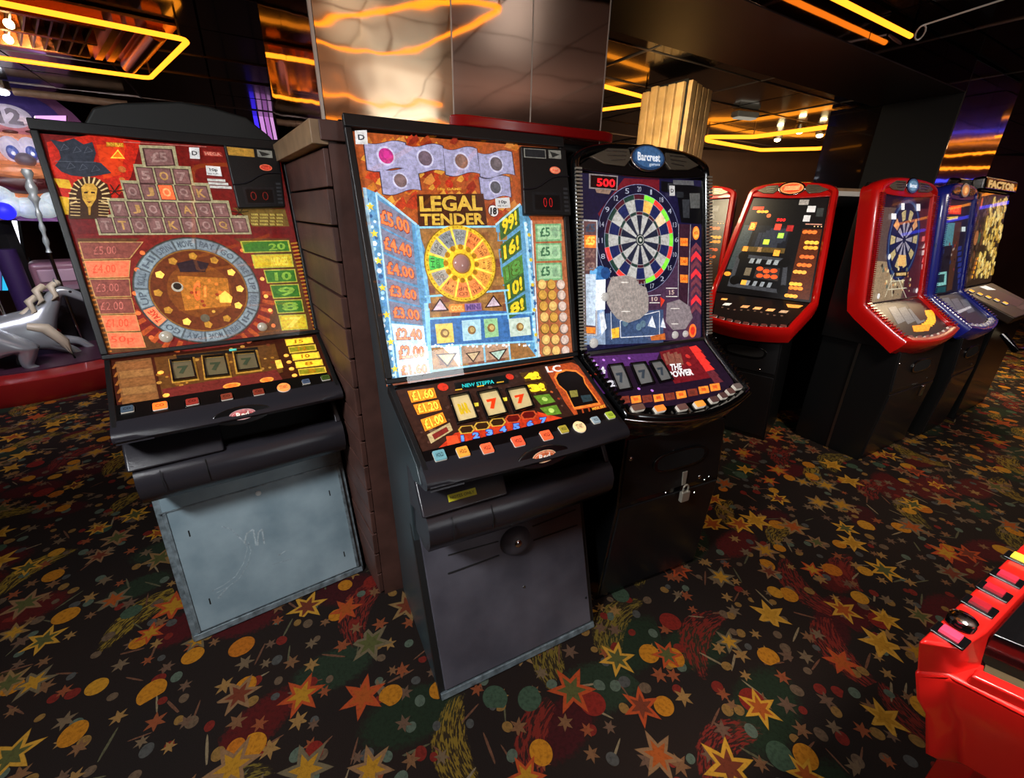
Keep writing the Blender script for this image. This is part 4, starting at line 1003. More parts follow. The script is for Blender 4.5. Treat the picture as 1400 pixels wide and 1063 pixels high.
# wheel
cu_ = Vector(a.u((475, 590))); R_ = ((Vector(a.u((475, 445)))-cu_).length+(Vector(a.u((603, 590)))-cu_).length)/2
a.circ(cu_, R_*1.03, (150, 110, 20), .6, 13, 48, None, True); a.circ(cu_, R_, (222, 184, 44), .85, 14, 48, None, True)
N_ = 12
for k in range(N_):
    a0 = 2*math.pi*k/N_-.2; am = a0+math.pi/N_
    cl = [(148, 150, 150), (236, 132, 64), (236, 148, 70), (240, 170, 70), (240, 160, 66), (238, 140, 72), (226, 128, 70), (232, 148, 74), (166, 160, 150), (80, 190, 84), (160, 158, 150), (138, 142, 146)][k]
    a.sect(cu_, R_*.50, R_*.90, a0+.04, a0+2*math.pi/N_-.04, cl, .85, 15)
    cx = Vector((cu_[0]+R_*.72*math.sin(am), cu_[1]-R_*.72*math.cos(am))); e1 = Vector((math.cos(am), math.sin(am)))*R_*.12; e2 = Vector((-math.sin(am), math.cos(am)))*R_*.06
    for j in (-1, 1): a.text(('CASH', 'HI', 'LO', 'WIN')[k % 4] if j < 0 else ('POT', 'BOX', 'UP', '+1')[k % 4], [cx-e1-e2+e2*j*1.2, cx+e1-e2+e2*j*1.2, cx+e1+e2*.7+e2*j*1.2, cx-e1+e2*.7+e2*j*1.2], tuple(int(v*.55) for v in cl), .6, 16, 0, True)
    t0 = (cu_[0]+R_*.40*math.sin(a0), cu_[1]-R_*.40*math.cos(a0)); t1 = (cu_[0]+R_*.93*math.sin(a0), cu_[1]-R_*.93*math.cos(a0))
    d = Vector(t1)-Vector(t0); n_ = Vector((-d[1], d[0])).normalized()*.0022; a.upoly([Vector(t0)-n_, Vector(t1)-n_, Vector(t1)+n_, Vector(t0)+n_], (250, 226, 90), 1, 17)
    a.circ((cu_[0]+R_*.44*math.sin(am), cu_[1]-R_*.44*math.cos(am)), R_*.075, (176, 120, 20), .7, 16, 8, None, True)
for k in range(48):
    am = 2*math.pi*k/48; a.circ((cu_[0]+R_*.955*math.sin(am), cu_[1]-R_*.955*math.cos(am)), R_*.022, (176, 134, 26), .7, 17, 6, None, True)
a.circ(cu_, R_*.37, (240, 196, 40), .95, 18, 28, None, True); a.circ(cu_, R_*.27, (170, 120, 40), .7, 19, 28, None, True)
b = MB(); b.lathe(F1.P(*cu_, .0095), [(R_*.24, 0), (R_*.22, .004), (R_*.15, .009), (R_*.06, .011), (.001, .0115)], 24, F1.n); b.build('wheel_lens', mat('pink_clear_lens', (190, 140, 130), .12, coat=.5, emis=(200, 150, 140), es=.25), root, smooth=60)
# lower centre
a.poly([(430, 745), (486, 743), (488, 771), (432, 775)], (246, 140, 60), .95, 12); a.text('COOL', [(434, 750), (482, 748), (484, 767), (436, 770)], (250, 190, 110), .9, 13)
a.poly([(488, 742), (550, 738), (553, 767), (490, 770)], (150, 110, 160), .8, 12); a.text('MINI', [(493, 745), (546, 742), (548, 763), (495, 766)], (96, 70, 130), .7, 13)
def tri(p, dn=False, c_=(206, 184, 196)):
    a.poly(p, (60, 30, 26), .4, 14); cx, cy = sum(q[0] for q in p)/3, sum(q[1] for q in p)/3
    a.poly([(cx+(q[0]-cx)*.74, cy+(q[1]-cy)*.74) for q in p], c_, .95, 15)
tri([(358, 772), (393, 720), (428, 768)]); tri([(563, 758), (597, 708), (630, 752)])
tri([(376, 934), (460, 928), (422, 983)], c_=(220, 190, 150)); tri([(578, 926), (650, 912), (618, 962)], c_=(170, 196, 180)); tri([(490, 930), (548, 922), (520, 965)], c_=(196, 170, 130))
a.poly([(345, 800), (470, 795), (472, 775), (560, 768), (640, 770), (742, 788), (748, 890), (362, 905)], (60, 110, 170), .8, 10)
for q, c_ in (([(375, 820), (441, 815), (448, 888), (383, 894)], (222, 196, 96)), ([(476, 806), (548, 800), (552, 878), (482, 884)], (168, 206, 216)), ([(560, 800), (612, 797), (618, 866), (566, 872)], (150, 196, 140)), ([(655, 800), (735, 792), (742, 860), (662, 868)], (196, 212, 196))):
    a.poly(q, c_, .95, 12); cx, cy = sum(p[0] for p in q)/4, sum(p[1] for p in q)/4
    a.circ((cx, cy), .014, (150, 110, 60), .7, 13, 16); a.circ((cx+2, cy-1), .008, (210, 180, 110), .8, 14, 12)
for p, q in (((345, 800), (745, 775)), ((362, 905), (752, 885)), ((352, 1000), (765, 945)), ((350, 760), (360, 1005)), ((470, 900), (476, 975)), ((560, 895), (566, 965)), ((655, 885), (662, 955)), ((310, 452), (606, 448)), ((335, 715), (655, 690)), ((640, 690), (655, 800))): a.line(p, q, .006, (140, 200, 226), .95, 13)
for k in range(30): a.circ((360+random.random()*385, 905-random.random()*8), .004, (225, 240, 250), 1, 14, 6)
a.poly([(400, 905), (465, 900), (470, 985), (430, 930)], (250, 252, 255), 1.5, 13)  # white glare on the glass, painted as part of the print
a.poly([(475, 905), (655, 893), (662, 945), (480, 970)], (190, 150, 120), .7, 10)
# note and coin column
a.poly([(745, 425), (880, 420), (908, 945), (775, 950)], (190, 110, 70), .65, 7)
for k, y in enumerate((438, 512, 587)):
    a.poly([(757+2*k, y), (856+k, y-2), (860+k, y+64), (760+2*k, y+68)], (120, 170, 120), .85, 9); a.poly([(764+2*k, y+7), (850+k, y+5), (853+k, y+57), (766+2*k, y+60)], (166, 204, 158), .85, 10)
    a.text('£5', [(772+2*k, y+14), (812, y+12), (815, y+48), (776+2*k, y+50)], (70, 120, 84), .7, 11); a.circ((832, y+32), .012, (140, 180, 140), .8, 11, 12, .018)
for r_, y in enumerate((670, 710, 752, 794, 838, 880, 922)):
    for k in range(3):
        x = 782+k*36+r_*3; s_ = (r_+k) % 3; lit = k < 2 and r_ < 5
        c_ = (206, 156, 70) if lit and s_ else ((226, 186, 110) if k < 2 else (214, 190, 176))
        a.circ((x, y), .0185, tuple(int(v*.6) for v in c_), .7, 11, 16); a.circ((x+1, y-2), .0160, c_, .85, 12, 16); a.circ((x+1, y-2), .007, tuple(min(255, int(v*1.1)) for v in c_), .85, 13, 10)
a.circ((595, 390), .0185, (40, 30, 30), .3, 20, 24); a.circ((595, 390), .0165, (235, 230, 228), .7, 21, 24); a.text('18', [(583, 376), (608, 376), (608, 405), (583, 405)], (30, 28, 30), .2, 22, .05)
sticker(a, [(602, 342), (656, 338), (660, 378), (605, 380)], '10p', 'PER PLAY')
sticker(a, [(68, 86), (114, 84), (118, 138), (72, 137)], 'D')
a.done('printed_glass_art')
coin_unit(F1, zf, [(694, 146), (866, 158), (886, 412), (708, 408)], True, 0)
glass_pane(F1, GQ, .0115)
# console
a = Art(F2, 520, 490, .2429)
a.poly([(85, 180), (1095, 5), (1290, 280), (245, 545)], (60, 34, 26), .4, 0)
for k in range(90):
    x = random.random(); y = random.random(); px_ = 95+x*1010+y*150; py_ = 185-x*165+y*(330-x*60)
    a.circ((px_, py_), random.uniform(.003, .008), random.choice([(84, 54, 44), (60, 40, 34), (104, 76, 60), (50, 30, 26)]), .45, 1, 6)
for t_, q in (('£1.60', [(152, 185), (300, 166), (318, 222), (176, 250)]), ('£1.20', [(184, 262), (326, 234), (346, 290), (210, 318)]), ('£1.00', [(226, 346), (350, 304), (374, 358), (252, 412)])):
    a.poly(q, (236, 140, 36), .9, 3); c_ = (sum(p[0] for p in q)/4, sum(p[1] for p in q)/4); s_ = lambda f: [(c_[0]+(p[0]-c_[0])*f, c_[1]+(p[1]-c_[1])*f) for p in q]
    a.text(t_, s_(.9), (150, 60, 10), .6, 4, .06); a.text(t_, s_(.84), (255, 206, 66), 1.05, 5, .03)
a.poly([(262, 430), (390, 362), (408, 405), (285, 480)], (196, 170, 120), .5, 3); a.poly([(290, 430), (372, 386), (385, 410), (305, 458)], (130, 40, 34), .5, 4)
a.poly([(320, 510), (420, 420), (880, 305), (1060, 350), (900, 400), (330, 525)], (196, 54, 26), .6, 2)
a.poly([(370, 440), (430, 430), (450, 480), (380, 500)], (230, 80, 40), .7, 3); a.poly([(880, 300), (1060, 345), (960, 370)], (225, 70, 34), .7, 3)
a.poly([(415, 140), (715, 92), (722, 140), (425, 182)], (10, 14, 14), .03, 4); a.text('NEW STEPPA', [(458, 148), (636, 122), (640, 143), (462, 168)], (40, 190, 190), .9, 6, .02)
a.circ((352, 162), .017, (206, 50, 30), .7, 4, 10); a.circ((728, 104), .014, (206, 50, 30), .7, 4, 10)
for x, y in ((537, 262), (697, 232)): a.poly([(x-14, y-8), (x+14, y-12), (x+16, y+8), (x-12, y+12)], (230, 206, 60), .9, 5)
for k, (x, y) in enumerate(((440, 180), (563, 160), (674, 138))): a.poly([(x-20, y-2), (x+20, y-8), (x+20, y-2), (x-20, y+4)], (225, 170, 50), .8, 6)
for t_, q in (('4!', [(792, 92), (884, 72), (905, 116), (822, 126)]), ('3!', [(822, 150), (918, 138), (935, 184), (850, 192)])): a.poly([(q[0][0]-10, q[0][1]-8), (q[1][0]+8, q[1][1]-8), (q[2][0]+8, q[2][1]+6), (q[3][0]-6, q[3][1]+6)], (92, 60, 20), .4, 3); a.text(t_, q, (250, 215, 40), 1, 5, .09)
for q in ([(860, 212), (948, 200), (985, 245), (905, 262)], [(896, 280), (990, 262), (1020, 312), (940, 322)]):
    a.poly(q, (96, 136, 40), .75, 3); c_ = (sum(p[0] for p in q)/4, sum(p[1] for p in q)/4); a.circ(c_, .010, (176, 206, 96), .9, 4, 8)
for k in range(7):
    t_ = k/6; x, y = 462+t_*455, 458-t_*100
    a.text(str(k+1), [(x-26, y-24), (x+20, y-28), (x+24, y+14), (x-20, y+18)], (20, 30, 110), .5, 6, .09); a.text(str(k+1), [(x-22, y-20), (x+16, y-24), (x+20, y+10), (x-16, y+14)], (90, 140, 226), .95, 7, .06)
for k in range(5):
    t_ = k/4; x, y = 484+t_*350, 402-t_*82; hx = lambda r: [(x-r*1.5, y+2), (x-r, y-r*.6), (x+r, y-r*.8), (x+r*1.5, y-2), (x+r, y+r*.6), (x-r, y+r*.8)]
    a.poly(hx(32), (206, 160, 60) if k < 3 else (196, 80, 40), .65, 4); a.poly(hx(25), (60, 34, 16) if k < 3 else (110, 20, 16), .4, 5)
# keyhole board
a.poly([(925, 50), (1075, 22), (1150, 55), (1280, 290), (1095, 325), (1040, 250)], (184, 76, 34), .6, 2)
for k in range(24): a.circ((960+random.random()*260, 40+random.random()*250), .006, random.choice([(206, 100, 50), (150, 50, 30)]), .6, 2, 4)
kh = [(988, 112), (1000, 88), (1045, 72), (1100, 78), (1138, 108), (1148, 142), (1225, 250), (1090, 276), (1046, 186), (1005, 150)]
c_ = (1085, 160)
a.poly([(c_[0]+(p[0]-c_[0])*1.12, c_[1]+(p[1]-c_[1])*1.12) for p in kh], (236, 130, 50), .8, 4); a.poly(kh, (22, 14, 14), .1, 5)
a.poly([(1062, 185), (1105, 180), (1112, 216), (1072, 222)], (150, 140, 66), .5, 6); a.poly([(1125, 212), (1180, 205), (1195, 240), (1140, 250)], (50, 70, 76), .4, 6)
a.text('LC', [(925, 48), (1010, 38), (1022, 76), (940, 82)], (235, 232, 225), .8, 6)
for k in range(3): a.poly([(1102+k*36, 292-k*6), (1130+k*36, 288-k*6), (1138+k*36, 318-k*6), (1112+k*36, 322-k*6)], (30, 16, 12), .2, 6)
a.text('MAX BET', [(1188, 280), (1262, 262), (1268, 276), (1194, 294)], (240, 180, 60), .8, 6)
a.poly([(235, 530), (1290, 275), (1345, 352), (270, 640)], (14, 9, 10), .03, 9)
for q in ([(392, 226), (490, 206), (541, 342), (440, 366)], [(552, 204), (652, 184), (707, 312), (606, 336)], [(714, 186), (812, 168), (854, 274), (758, 302)]): pass
R3 = [([(392, 226), (490, 206), (541, 342), (440, 366)], 'BAR', (206, 170, 30)), ([(552, 204), (652, 184), (707, 312), (606, 336)], '7', (226, 60, 20)), ([(714, 186), (812, 168), (854, 274), (758, 302)], '7', (226, 60, 20))]
a.done('printed_console_art')
for q, t_, c_ in R3: reel(F2, [a.u(p) for p in q], (206, 182, 128), t_, c_, .65, root)
for (x, y, c_, g, rd, w_) in ((335, 562, (110, 160, 168), .5, 0, .036), (466, 542, (240, 150, 56), .85, 0, .036), (601, 522, (240, 100, 60), .85, 0, .036), (775, 482, (236, 88, 56), .85, 0, .038), (934, 448, (240, 96, 54), .85, 0, .037), (1030, 414, (176, 156, 56), .6, 0, .030), (1120, 400, (240, 206, 150), .9, 1, .045), (1210, 362, (150, 168, 176), .5, 0, .028), (1292, 334, (170, 190, 60), .6, 0, .030)):
    u = a.u((x, y)); button(F2, (u[0], u[1]-.004), w_*.9, w_*.9 if not rd else w_*.95, c_, g, bool(rd), 'HOLD' if not rd else 'START', root)

# ------------------------------------------------------------------ dome-topped fruit machines
def dome_machine(label, pose, w, y, z, shell, head, wd, dome=.09, bow=.05, ridges=None, group=None, depth=.56):
    root = thing('fruit_machine', label, 'fruit machine', (pose[0], pose[1], 0), pose[2], group)
    wA, wB, wC, wT, wF = w; yA, yB, yC, yT = y; zA, zB, zC, zT = z
    F1 = Face(root, (yA, zA), (yB, zB)); F2 = Face(root, (yB, zB), (yC, zC)); L1, L2 = F1.len, F2.len
    def mp(u, V, h):
        p1 = F1.P(u, V, h); p2 = F2.P(u, V-L1, h)
        if V < L1-.03: return p1
        if V > L1+.03: return p2
        n = (F1.n+F2.n).normalized(); t = (V-L1+.03)/.06; a, b_ = F1.P(u, min(V, L1), 0), F2.P(u, max(0, V-L1), 0)
        base_ = a if V < L1 else b_
        nn = (F1.n.lerp(F2.n, t)).normalized(); return base_+nn*h
    path = []
    V2 = L1+L2
    for k in range(8): path.append((-(wC+(wB-wC)*k/8), V2-(V2-L1)*k/8))
    for k in range(10): path.append((-(wB+(wA-wB)*k/10), L1*(1-k/10)))
    nA = 18
    for k in range(nA+1):
        a = math.pi*k/nA; u = -wA*math.copysign(abs(math.cos(a))**.75, math.cos(a)); path.append((u, -dome*abs(math.sin(a))**.8))
    for k in range(1, 11): path.append((wA+(wB-wA)*k/10, L1*k/10))
    for k in range(1, 9): path.append((wB+(wC-wB)*k/8, L1+(V2-L1)*k/8))
    for k in range(1, 12):
        x = wC*(1-2*k/12); path.append((x, V2+bow*(1-(x/wC)**2)))
    n = len(path); inw = []
    for i in range(n):
        a, c_ = Vector(path[i-2]) if i > 1 else Vector(path[(i-2) % n]), Vector(path[(i+2) % n])
        d = (c_-a).normalized(); inw.append(Vector((-d.y, d.x)))
    cen = Vector((0, V2*.45))
    for i in range(n):
        if inw[i].dot(cen-Vector(path[i])) < 0: inw[i] = -inw[i]
    rings = []
    prof = [(.004, -.085), (-.002, -.03), (.0, .006), (.010, .022), (wd-.012, .024), (wd, .012), (wd, -.02), (wd-.01, -.085)]
    for i, p in enumerate(path):
        rings.append([mp(p[0]+inw[i].x*o, p[1]+inw[i].y*o, h_) for o, h_ in prof])
    b = MB(); b.loop(rings); b.build('surround', shell, root, smooth=50)
    # backing tray closing the surround
    b = MB(); 
    inner = [(p[0]+q.x*wd*.8, p[1]+q.y*wd*.8) for p, q in zip(path, inw)]
    for (V0, V1, F, off) in ((-.2, L1, F1, 0), (L1, V2+.2, F2, L1)):
        pts = [p for p in inner if V0 <= p[1] <= V1+.001]
        wl = wB-wd*.8
        if F is F1: pts = [(-wl, L1)] + [p for p in pts if p[1] < L1-.01] + [(wl, L1)]
        else: pts = [(-wl, L1)] + sorted([p for p in pts if p[1] > L1+.01], key=lambda p: math.atan2(p[1]-L1, p[0]), reverse=True) + [(wl, L1)]
        b.loft([[F.P(p[0], p[1]-off, h_) for p in pts] for h_ in (-.03, -.002)])
    b.build('face_backing', M['black_gloss'], root)
    # head moulding above the glass
    b = MB(); K = 16; top = []; bot = []
    for k in range(K+1):
        u = (-1+2*k/K)*(wA-wd*.7); a = u/wA; top.append((u, -dome*(1-abs(a)**2.6)+wd*.5)); bot.append((u, .012+.016*math.cos(a*1.5)))
    top = [(u, min(v, bv-.01)) for (u, v), (_, bv) in zip(top, bot)]
    b.loft([[F1.P(*p, .0) for p in top+bot[::-1]], [F1.P(*p, .016) for p in top+bot[::-1]]])
    b.build('head_panel', head, root, bevel=.005)
    hc = -dome*.42
    for sx in (-1, 1):
        o = [(sx*(.085+.0*wA), hc-.026), (sx*wA*.55, hc-.022), (sx*wA*.80, hc+.010), (sx*wA*.62, hc+.030), (sx*.105, hc+.034), (sx*.075, hc+.006)]
        quad_box(F1, o[::sx], .012, .024, 'head_lamp', M['lens'], root, bevel=.004)
        for k in range(3):
            p0, p1 = Vector(o[0]).lerp(Vector(o[5]), .3), 0
            q = [(sx*(.10+.004*k), hc-.016+.013*k), (sx*wA*(.60-.03*k), hc-.014+.015*k), (sx*wA*(.60-.03*k), hc-.011+.015*k), (sx*(.10+.004*k), hc-.012+.013*k)]
            quad_box(F1, q[::sx], .023, .0255, 'lamp_rib', M['steel'], root)
    oval = lambda rx, ry, n_=28: [(rx*math.cos(6.283*k/n_), hc+ry*math.sin(6.283*k/n_)) for k in range(n_)]
    bd = quad_box(F1, oval(.082, .047), .012, .026, 'badge', M['chrome'], root, bevel=.004)
    # lower body: tapered box with a crease
    def ring(w_, yf, z_, yb): return [(-w_, yf, z_), (w_, yf, z_), (w_, yb, z_), (-w_, yb, z_)]
    yc = (yT+0)/2-.018; wc = (wT*.55+wF*.45)
    b = MB(); b.loft([ring(wF, .0, 0, depth), ring(wc, yc, .50, depth), ring(wT, yT+.02, zT, depth), ring(max(wT, wC*.92), yT+.03, zC-.06, depth), ring(max(wT, wB*.9), yB+.05, zB-.03, depth), ring(wA*.97, yA+.04, zA, depth), ring(wA*.9, yA+.07, zA+.05, depth)])
    b.build('cabinet', M['black_lacquer'] if wd > .03 else M['black_gloss'], root, bevel=.006)
    # front panel, coin mouth
    fy0 = (yT+.02, zT)
    Fu = Face(root, fy0, (yc, .50)); Fl = Face(root, (yc, .50), (0, 0))
    Ll, Lu = Fl.len, Fu.len
    dr = quad_box(Fl, [(-wc+.012, .012), (wc-.012, .012), (wF-.014, Ll-.03), (-wF+.014, Ll-.03)], -.004, .006, 'door', M['body_black'], root, bevel=.003)
    quad_box(Fu, [(-wT+.012, .03), (wT-.012, .03), (wc-.012, Lu-.012), (-wc+.012, Lu-.012)], -.004, .005, 'upper_panel', M['body_black'], root, bevel=.003)
    mouth = [(.02+.135*math.copysign(abs(math.cos(6.283*k/32))**.6, math.cos(6.283*k/32)), Lu*.52+.042*math.copysign(abs(math.sin(6.283*k/32))**.7, math.sin(6.283*k/32))) for k in range(32)]
    mo = quad_box(Fu, mouth, .002, .014, 'coin_mouth', M['black_gloss'], root, bevel=.003)
    quad_box(Fu, [(c_[0]*.88+.0024, Lu*.52+(c_[1]-Lu*.52)*.8) for c_ in mouth], .012, .0145, 'mouth_hollow', M['black_matt'], mo)
    for (x, v) in ((-wT+.03, Lu*.35), (wc*.55, Lu-.03)):
        b = MB(); b.lathe(Fu.P(x, v, .004), [(.009, 0), (.008, .003), (.003, .005)], 14, Fu.n); b.build('rivet', M['chrome'], root, smooth=50)
    if ridges:
        for sx in (-1, 1):
            b = MB()
            for k in range(52):
                V = L1*(.02+.96*k/52); wo = wA+(wB-wA)*V/L1
                q = [(sx*(wo-.002), V), (sx*(wo-wd+.004), V), (sx*(wo-wd+.004), V+L1*.0095), (sx*(wo-.002), V+L1*.0095)][::-sx]
                b.loft([[F1.P(*p, .020) for p in q], [F1.P(*p, .030) for p in q]])
            ids(b.build('ridge_strip', ridges, root), kind='stuff')
            b = MB()
            for k in range(14):
                V = .01+(L2-.03)*k/14; wo = wB+(wC-wB)*V/L2
                q = [(sx*(wo-.002), V), (sx*(wo-wd+.004), V), (sx*(wo-wd+.004), V+.008), (sx*(wo-.002), V+.008)][::-sx]
                b.loft([[F2.P(*p, .020) for p in q], [F2.P(*p, .031) for p in q]])
            ids(b.build('console_ridges', M['black_gloss'] if shell is M['black_gloss'] else ridges, root), kind='stuff')
    root['hc'] = hc
    return root, F1, F2, Fu, Fl, hc, dict(w=w, L1=L1, L2=L2, wd=wd, V2=V2, bow=bow)
M['body_black'] = mat('satin_black_panel', (22, 22, 24), .38, coat=.1)
M['lens'] = mat('ribbed_clear_lens', (120, 112, 96), .25, metal=.4, coat=.4)
def front_buttons(F2, g, items):
    """items = (fraction across, width, colour, glow); set along the bowed front edge"""
    wC = g['w'][2]
    for fr, w_, c_, gl in items:
        u = fr*(wC-.03); v = g['L2']+g['bow']*(1-(u/wC)**2)-.052
        button(F2, (u, v), w_, .024, c_, gl, False, None, height=.020)

# ---- M3: black dart machine
root, F1, F2, Fu, Fl, hc, g = dome_machine('tall black dome-topped fruit machine with a lit dartboard glass, right of the largest machine', (.622, 1.467, .435), (.317, .328, .300, .250, .278), (.353, .211, -.058, -.037), (1.663, 1.03, .88, .801), M['black_gloss'], M['black_gloss'], .030, dome=.085, bow=.06, ridges=M['bright_steel'], depth=.45)
root.name = 'fruit_machine'
a = Art(F1, 760, 180, .2823); 
ar = lambda s: s
a.circ((0, hc), .074, (40, 70, 110), .5, 53, 28, .041, True); a.circ((0, hc-.002), .066, (66, 104, 150), .55, 54, 28, .035, True)
a.text('Barcrest', [(-.052, hc-.016), (.052, hc-.016), (.052, hc+.012), (-.052, hc+.012)], (226, 232, 240), .8, 56, .03, True)
a.text('games', [(.0, hc+.020), (.05, hc+.018), (.05, hc+.028), (.0, hc+.030)], (200, 215, 230), .7, 56, .02, True)
a.done('badge_print')
a = Art(F1, 760, 180, .2823)
GQ = [(-.288, .022), (.288, .022), (.296, g['L1']-.008), (-.296, g['L1']-.008)]
a.upoly(GQ, (34, 30, 70), .5, 0)
a.poly([(330, 225), (500, 232), (500, 300), (430, 262), (330, 300), (240, 400), (215, 420), (190, 370), (230, 290)], (130, 30, 44), .5, 1)
a.poly([(120, 230), (330, 225), (200, 400), (180, 640), (118, 660)], (30, 26, 62), .5, 1)
a.poly([(440, 640), (700, 560), (700, 1010), (440, 1010)], (86, 58, 86), .55, 1)
a.poly([(118, 690), (230, 690), (240, 1030), (118, 1030)], (150, 170, 196), .75, 1)  # light-blue glare on the lower left glass, painted into the print
a.poly([(240, 880), (520, 860), (520, 1020), (240, 1030)], (70, 90, 128), .65, 1)
cu_ = Vector(a.u((405, 525))); rx = (Vector(a.u((567, 525)))-Vector(a.u((235, 525)))).length/2; ry = (Vector(a.u((405, 742)))-Vector(a.u((405, 300)))).length/2
R_ = (rx+ry)/2
a.circ(cu_, R_*1.2, (28, 26, 56), .5, 2, 48, None, True)
for rr in (1.2, 1.0): a.sect(cu_, R_*(rr-.012), R_*rr, 0, 6.283, (150, 160, 200), .6, 9, 60)
WHITE, BLUE_ = (206, 206, 200), (36, 44, 96)
nums = [20, 1, 18, 4, 13, 6, 10, 15, 2, 17, 3, 19, 7, 16, 8, 11, 14, 9, 12, 5]
for k in range(20):
    a0 = 2*math.pi*(k-.5)/20; a1 = a0+2*math.pi/20; dark = k % 2 == 0
    c1 = BLUE_ if dark else WHITE
    if k == 1: c1 = (250, 190, 90)
    if k in (3,): c1 = (250, 215, 170)
    a.sect(cu_, R_*.10, R_*.55, a0, a1, (40, 44, 66) if dark else (212, 212, 208), .6, 3)
    a.sect(cu_, R_*.62, R_*.88, a0, a1, c1, .95 if k in (1, 3) else .65, 3)
    c2 = (96, 34, 52) if dark else (46, 74, 66)
    a.sect(cu_, R_*.55, R_*.62, a0, a1, c2, .5, 3)
    lit = k in (1, 2, 3, 4, 5, 6, 7, 8, 9, 12, 14)
    c3 = ((250, 60, 50) if dark else (130, 240, 60)) if lit else ((96, 34, 50) if dark else (44, 78, 66))
    a.sect(cu_, R_*.88, R_, a0, a1, c3, 1.05 if lit else .45, 3)
    t0 = Vector((cu_[0]+R_*.1*math.sin(a0), cu_[1]-R_*.1*math.cos(a0))); t1 = Vector((cu_[0]+R_*math.sin(a0), cu_[1]-R_*math.cos(a0))); d = (t1-t0).normalized(); n_ = Vector((-d.y, d.x))*.0007
    a.upoly([t0-n_, t1-n_, t1+n_, t0+n_], (176, 176, 176), .6, 6)
    am = (a0+a1)/2; c_ = Vector((cu_[0]+R_*1.1*math.sin(am), cu_[1]-R_*1.1*math.cos(am))); h_ = R_*.055
    a.text(str(nums[k]), [c_+Vector((-h_, -h_)), c_+Vector((h_, -h_)), c_+Vector((h_, h_)), c_+Vector((-h_, h_))], (190, 196, 214), .65, 7, .0, True)
for rr in (.55, .62, .88): a.sect(cu_, R_*(rr-.006), R_*(rr+.006), 0, 6.283, (176, 176, 176), .6, 6, 60)
a.circ(cu_, R_*.13, (30, 40, 44), .5, 8, 20, None, True); a.circ(cu_, R_*.105, (200, 200, 196), .6, 9, 20, None, True); a.circ(cu_, R_*.085, (40, 60, 56), .5, 10, 20, None, True); a.circ(cu_, R_*.04, (210, 210, 200), .6, 11, 14, None, True)
# left score column
a.poly([(124, 426), (197, 430), (195, 988), (130, 984)], (196, 196, 200), .75, 12); a.poly([(130, 434), (190, 437), (188, 980), (136, 976)], (120, 84, 84), .6, 13)
for k, (t_, c_, gl) in enumerate((('£5', (80, 90, 110), .6), ('£5', (252, 150, 50), 1.1), ('£4', (160, 120, 110), .6), ('£3', (165, 130, 120), .6))):
    y = 445+k*62
    if k == 1: a.poly([(132, 502), (189, 504), (189, 564), (133, 562)], (250, 130, 50), 1.1, 14)
    a.text(t_, [(137, y), (184, y+2), (184, y+44), (138, y+42)], c_ if k != 1 else (255, 205, 90), gl, 15, .05)
a.poly([(138, 690), (188, 690), (186, 940), (142, 936)], (196, 214, 232), .95, 14)
a.poly([(140, 945), (186, 948), (186, 976), (142, 974)], (250, 140, 50), 1, 14)
# erased figure: plain taupe patch
blob = [(262, 705), (330, 695), (380, 710), (395, 740), (430, 755), (442, 800), (440, 870), (400, 905), (345, 925), (290, 905), (262, 870), (240, 830), (242, 760)]
a.poly(blob, (168, 158, 152), .75, 16); a.poly([(530, 830), (590, 812), (640, 845), (655, 900), (620, 955), (560, 960), (525, 920)], (150, 138, 142), .7, 16)
for k in range(12): a.line((256+k*15, 700+random.random()*30), (300+k*12, 880-random.random()*40), .003, (184, 172, 164), .6, 17)
a.circ((212, 690), .030, (60, 120, 180), .8, 13, 12); a.circ((235, 685), .022, (40, 80, 140), .7, 14, 10); a.poly([(160, 660), (195, 665), (190, 715), (158, 710)], (110, 180, 230), .9, 14)
a.poly([(165, 720), (235, 715), (232, 860), (175, 865)], (232, 240, 246), 1.05, 14)
for q in ([(205, 880), (225, 870), (240, 950), (215, 985)], [(438, 940), (460, 890), (478, 950)], [(500, 945), (512, 900), (526, 950)]): a.poly(q, (226, 232, 240), .9, 15)
a.poly([(262, 955), (300, 945), (300, 995), (266, 1000)], (250, 190, 60), 1, 16)
a.outline([(305, 915), (495, 868), (495, 985), (308, 996)], .003, (230, 232, 236), .9, 15); a.line((260, 870), (264, 1005), .003, (220, 225, 235), .9, 15); a.line((440, 795), (500, 790), .002, (220, 225, 235), .9, 17)
for y, x0, x1 in ((730, 310, 345), (870, 310, 352), (758, 525, 580), (798, 525, 580), (856, 548, 590), (930, 552, 585), (828, 445, 495)): a.line((x0, y), (x1, y), .003, (235, 230, 220), .9, 18)
for t_, q in (('10', [(455, 800), (485, 798), (485, 820), (456, 822)]), ('15', [(540, 768), (565, 766), (566, 788), (541, 790)])): a.text(t_, q, (220, 190, 180), .7, 18)
for y, x in ((925, 330), (905, 350), (945, 395), (930, 415)): a.circ((x, y), .014, (110, 140, 160), .6, 15, 12)
a.poly([(498, 800), (520, 815), (500, 850)], (220, 60, 40), .9, 18); a.poly([(450, 990), (520, 975), (524, 1005), (455, 1010)], (206, 110, 50), .8, 17)
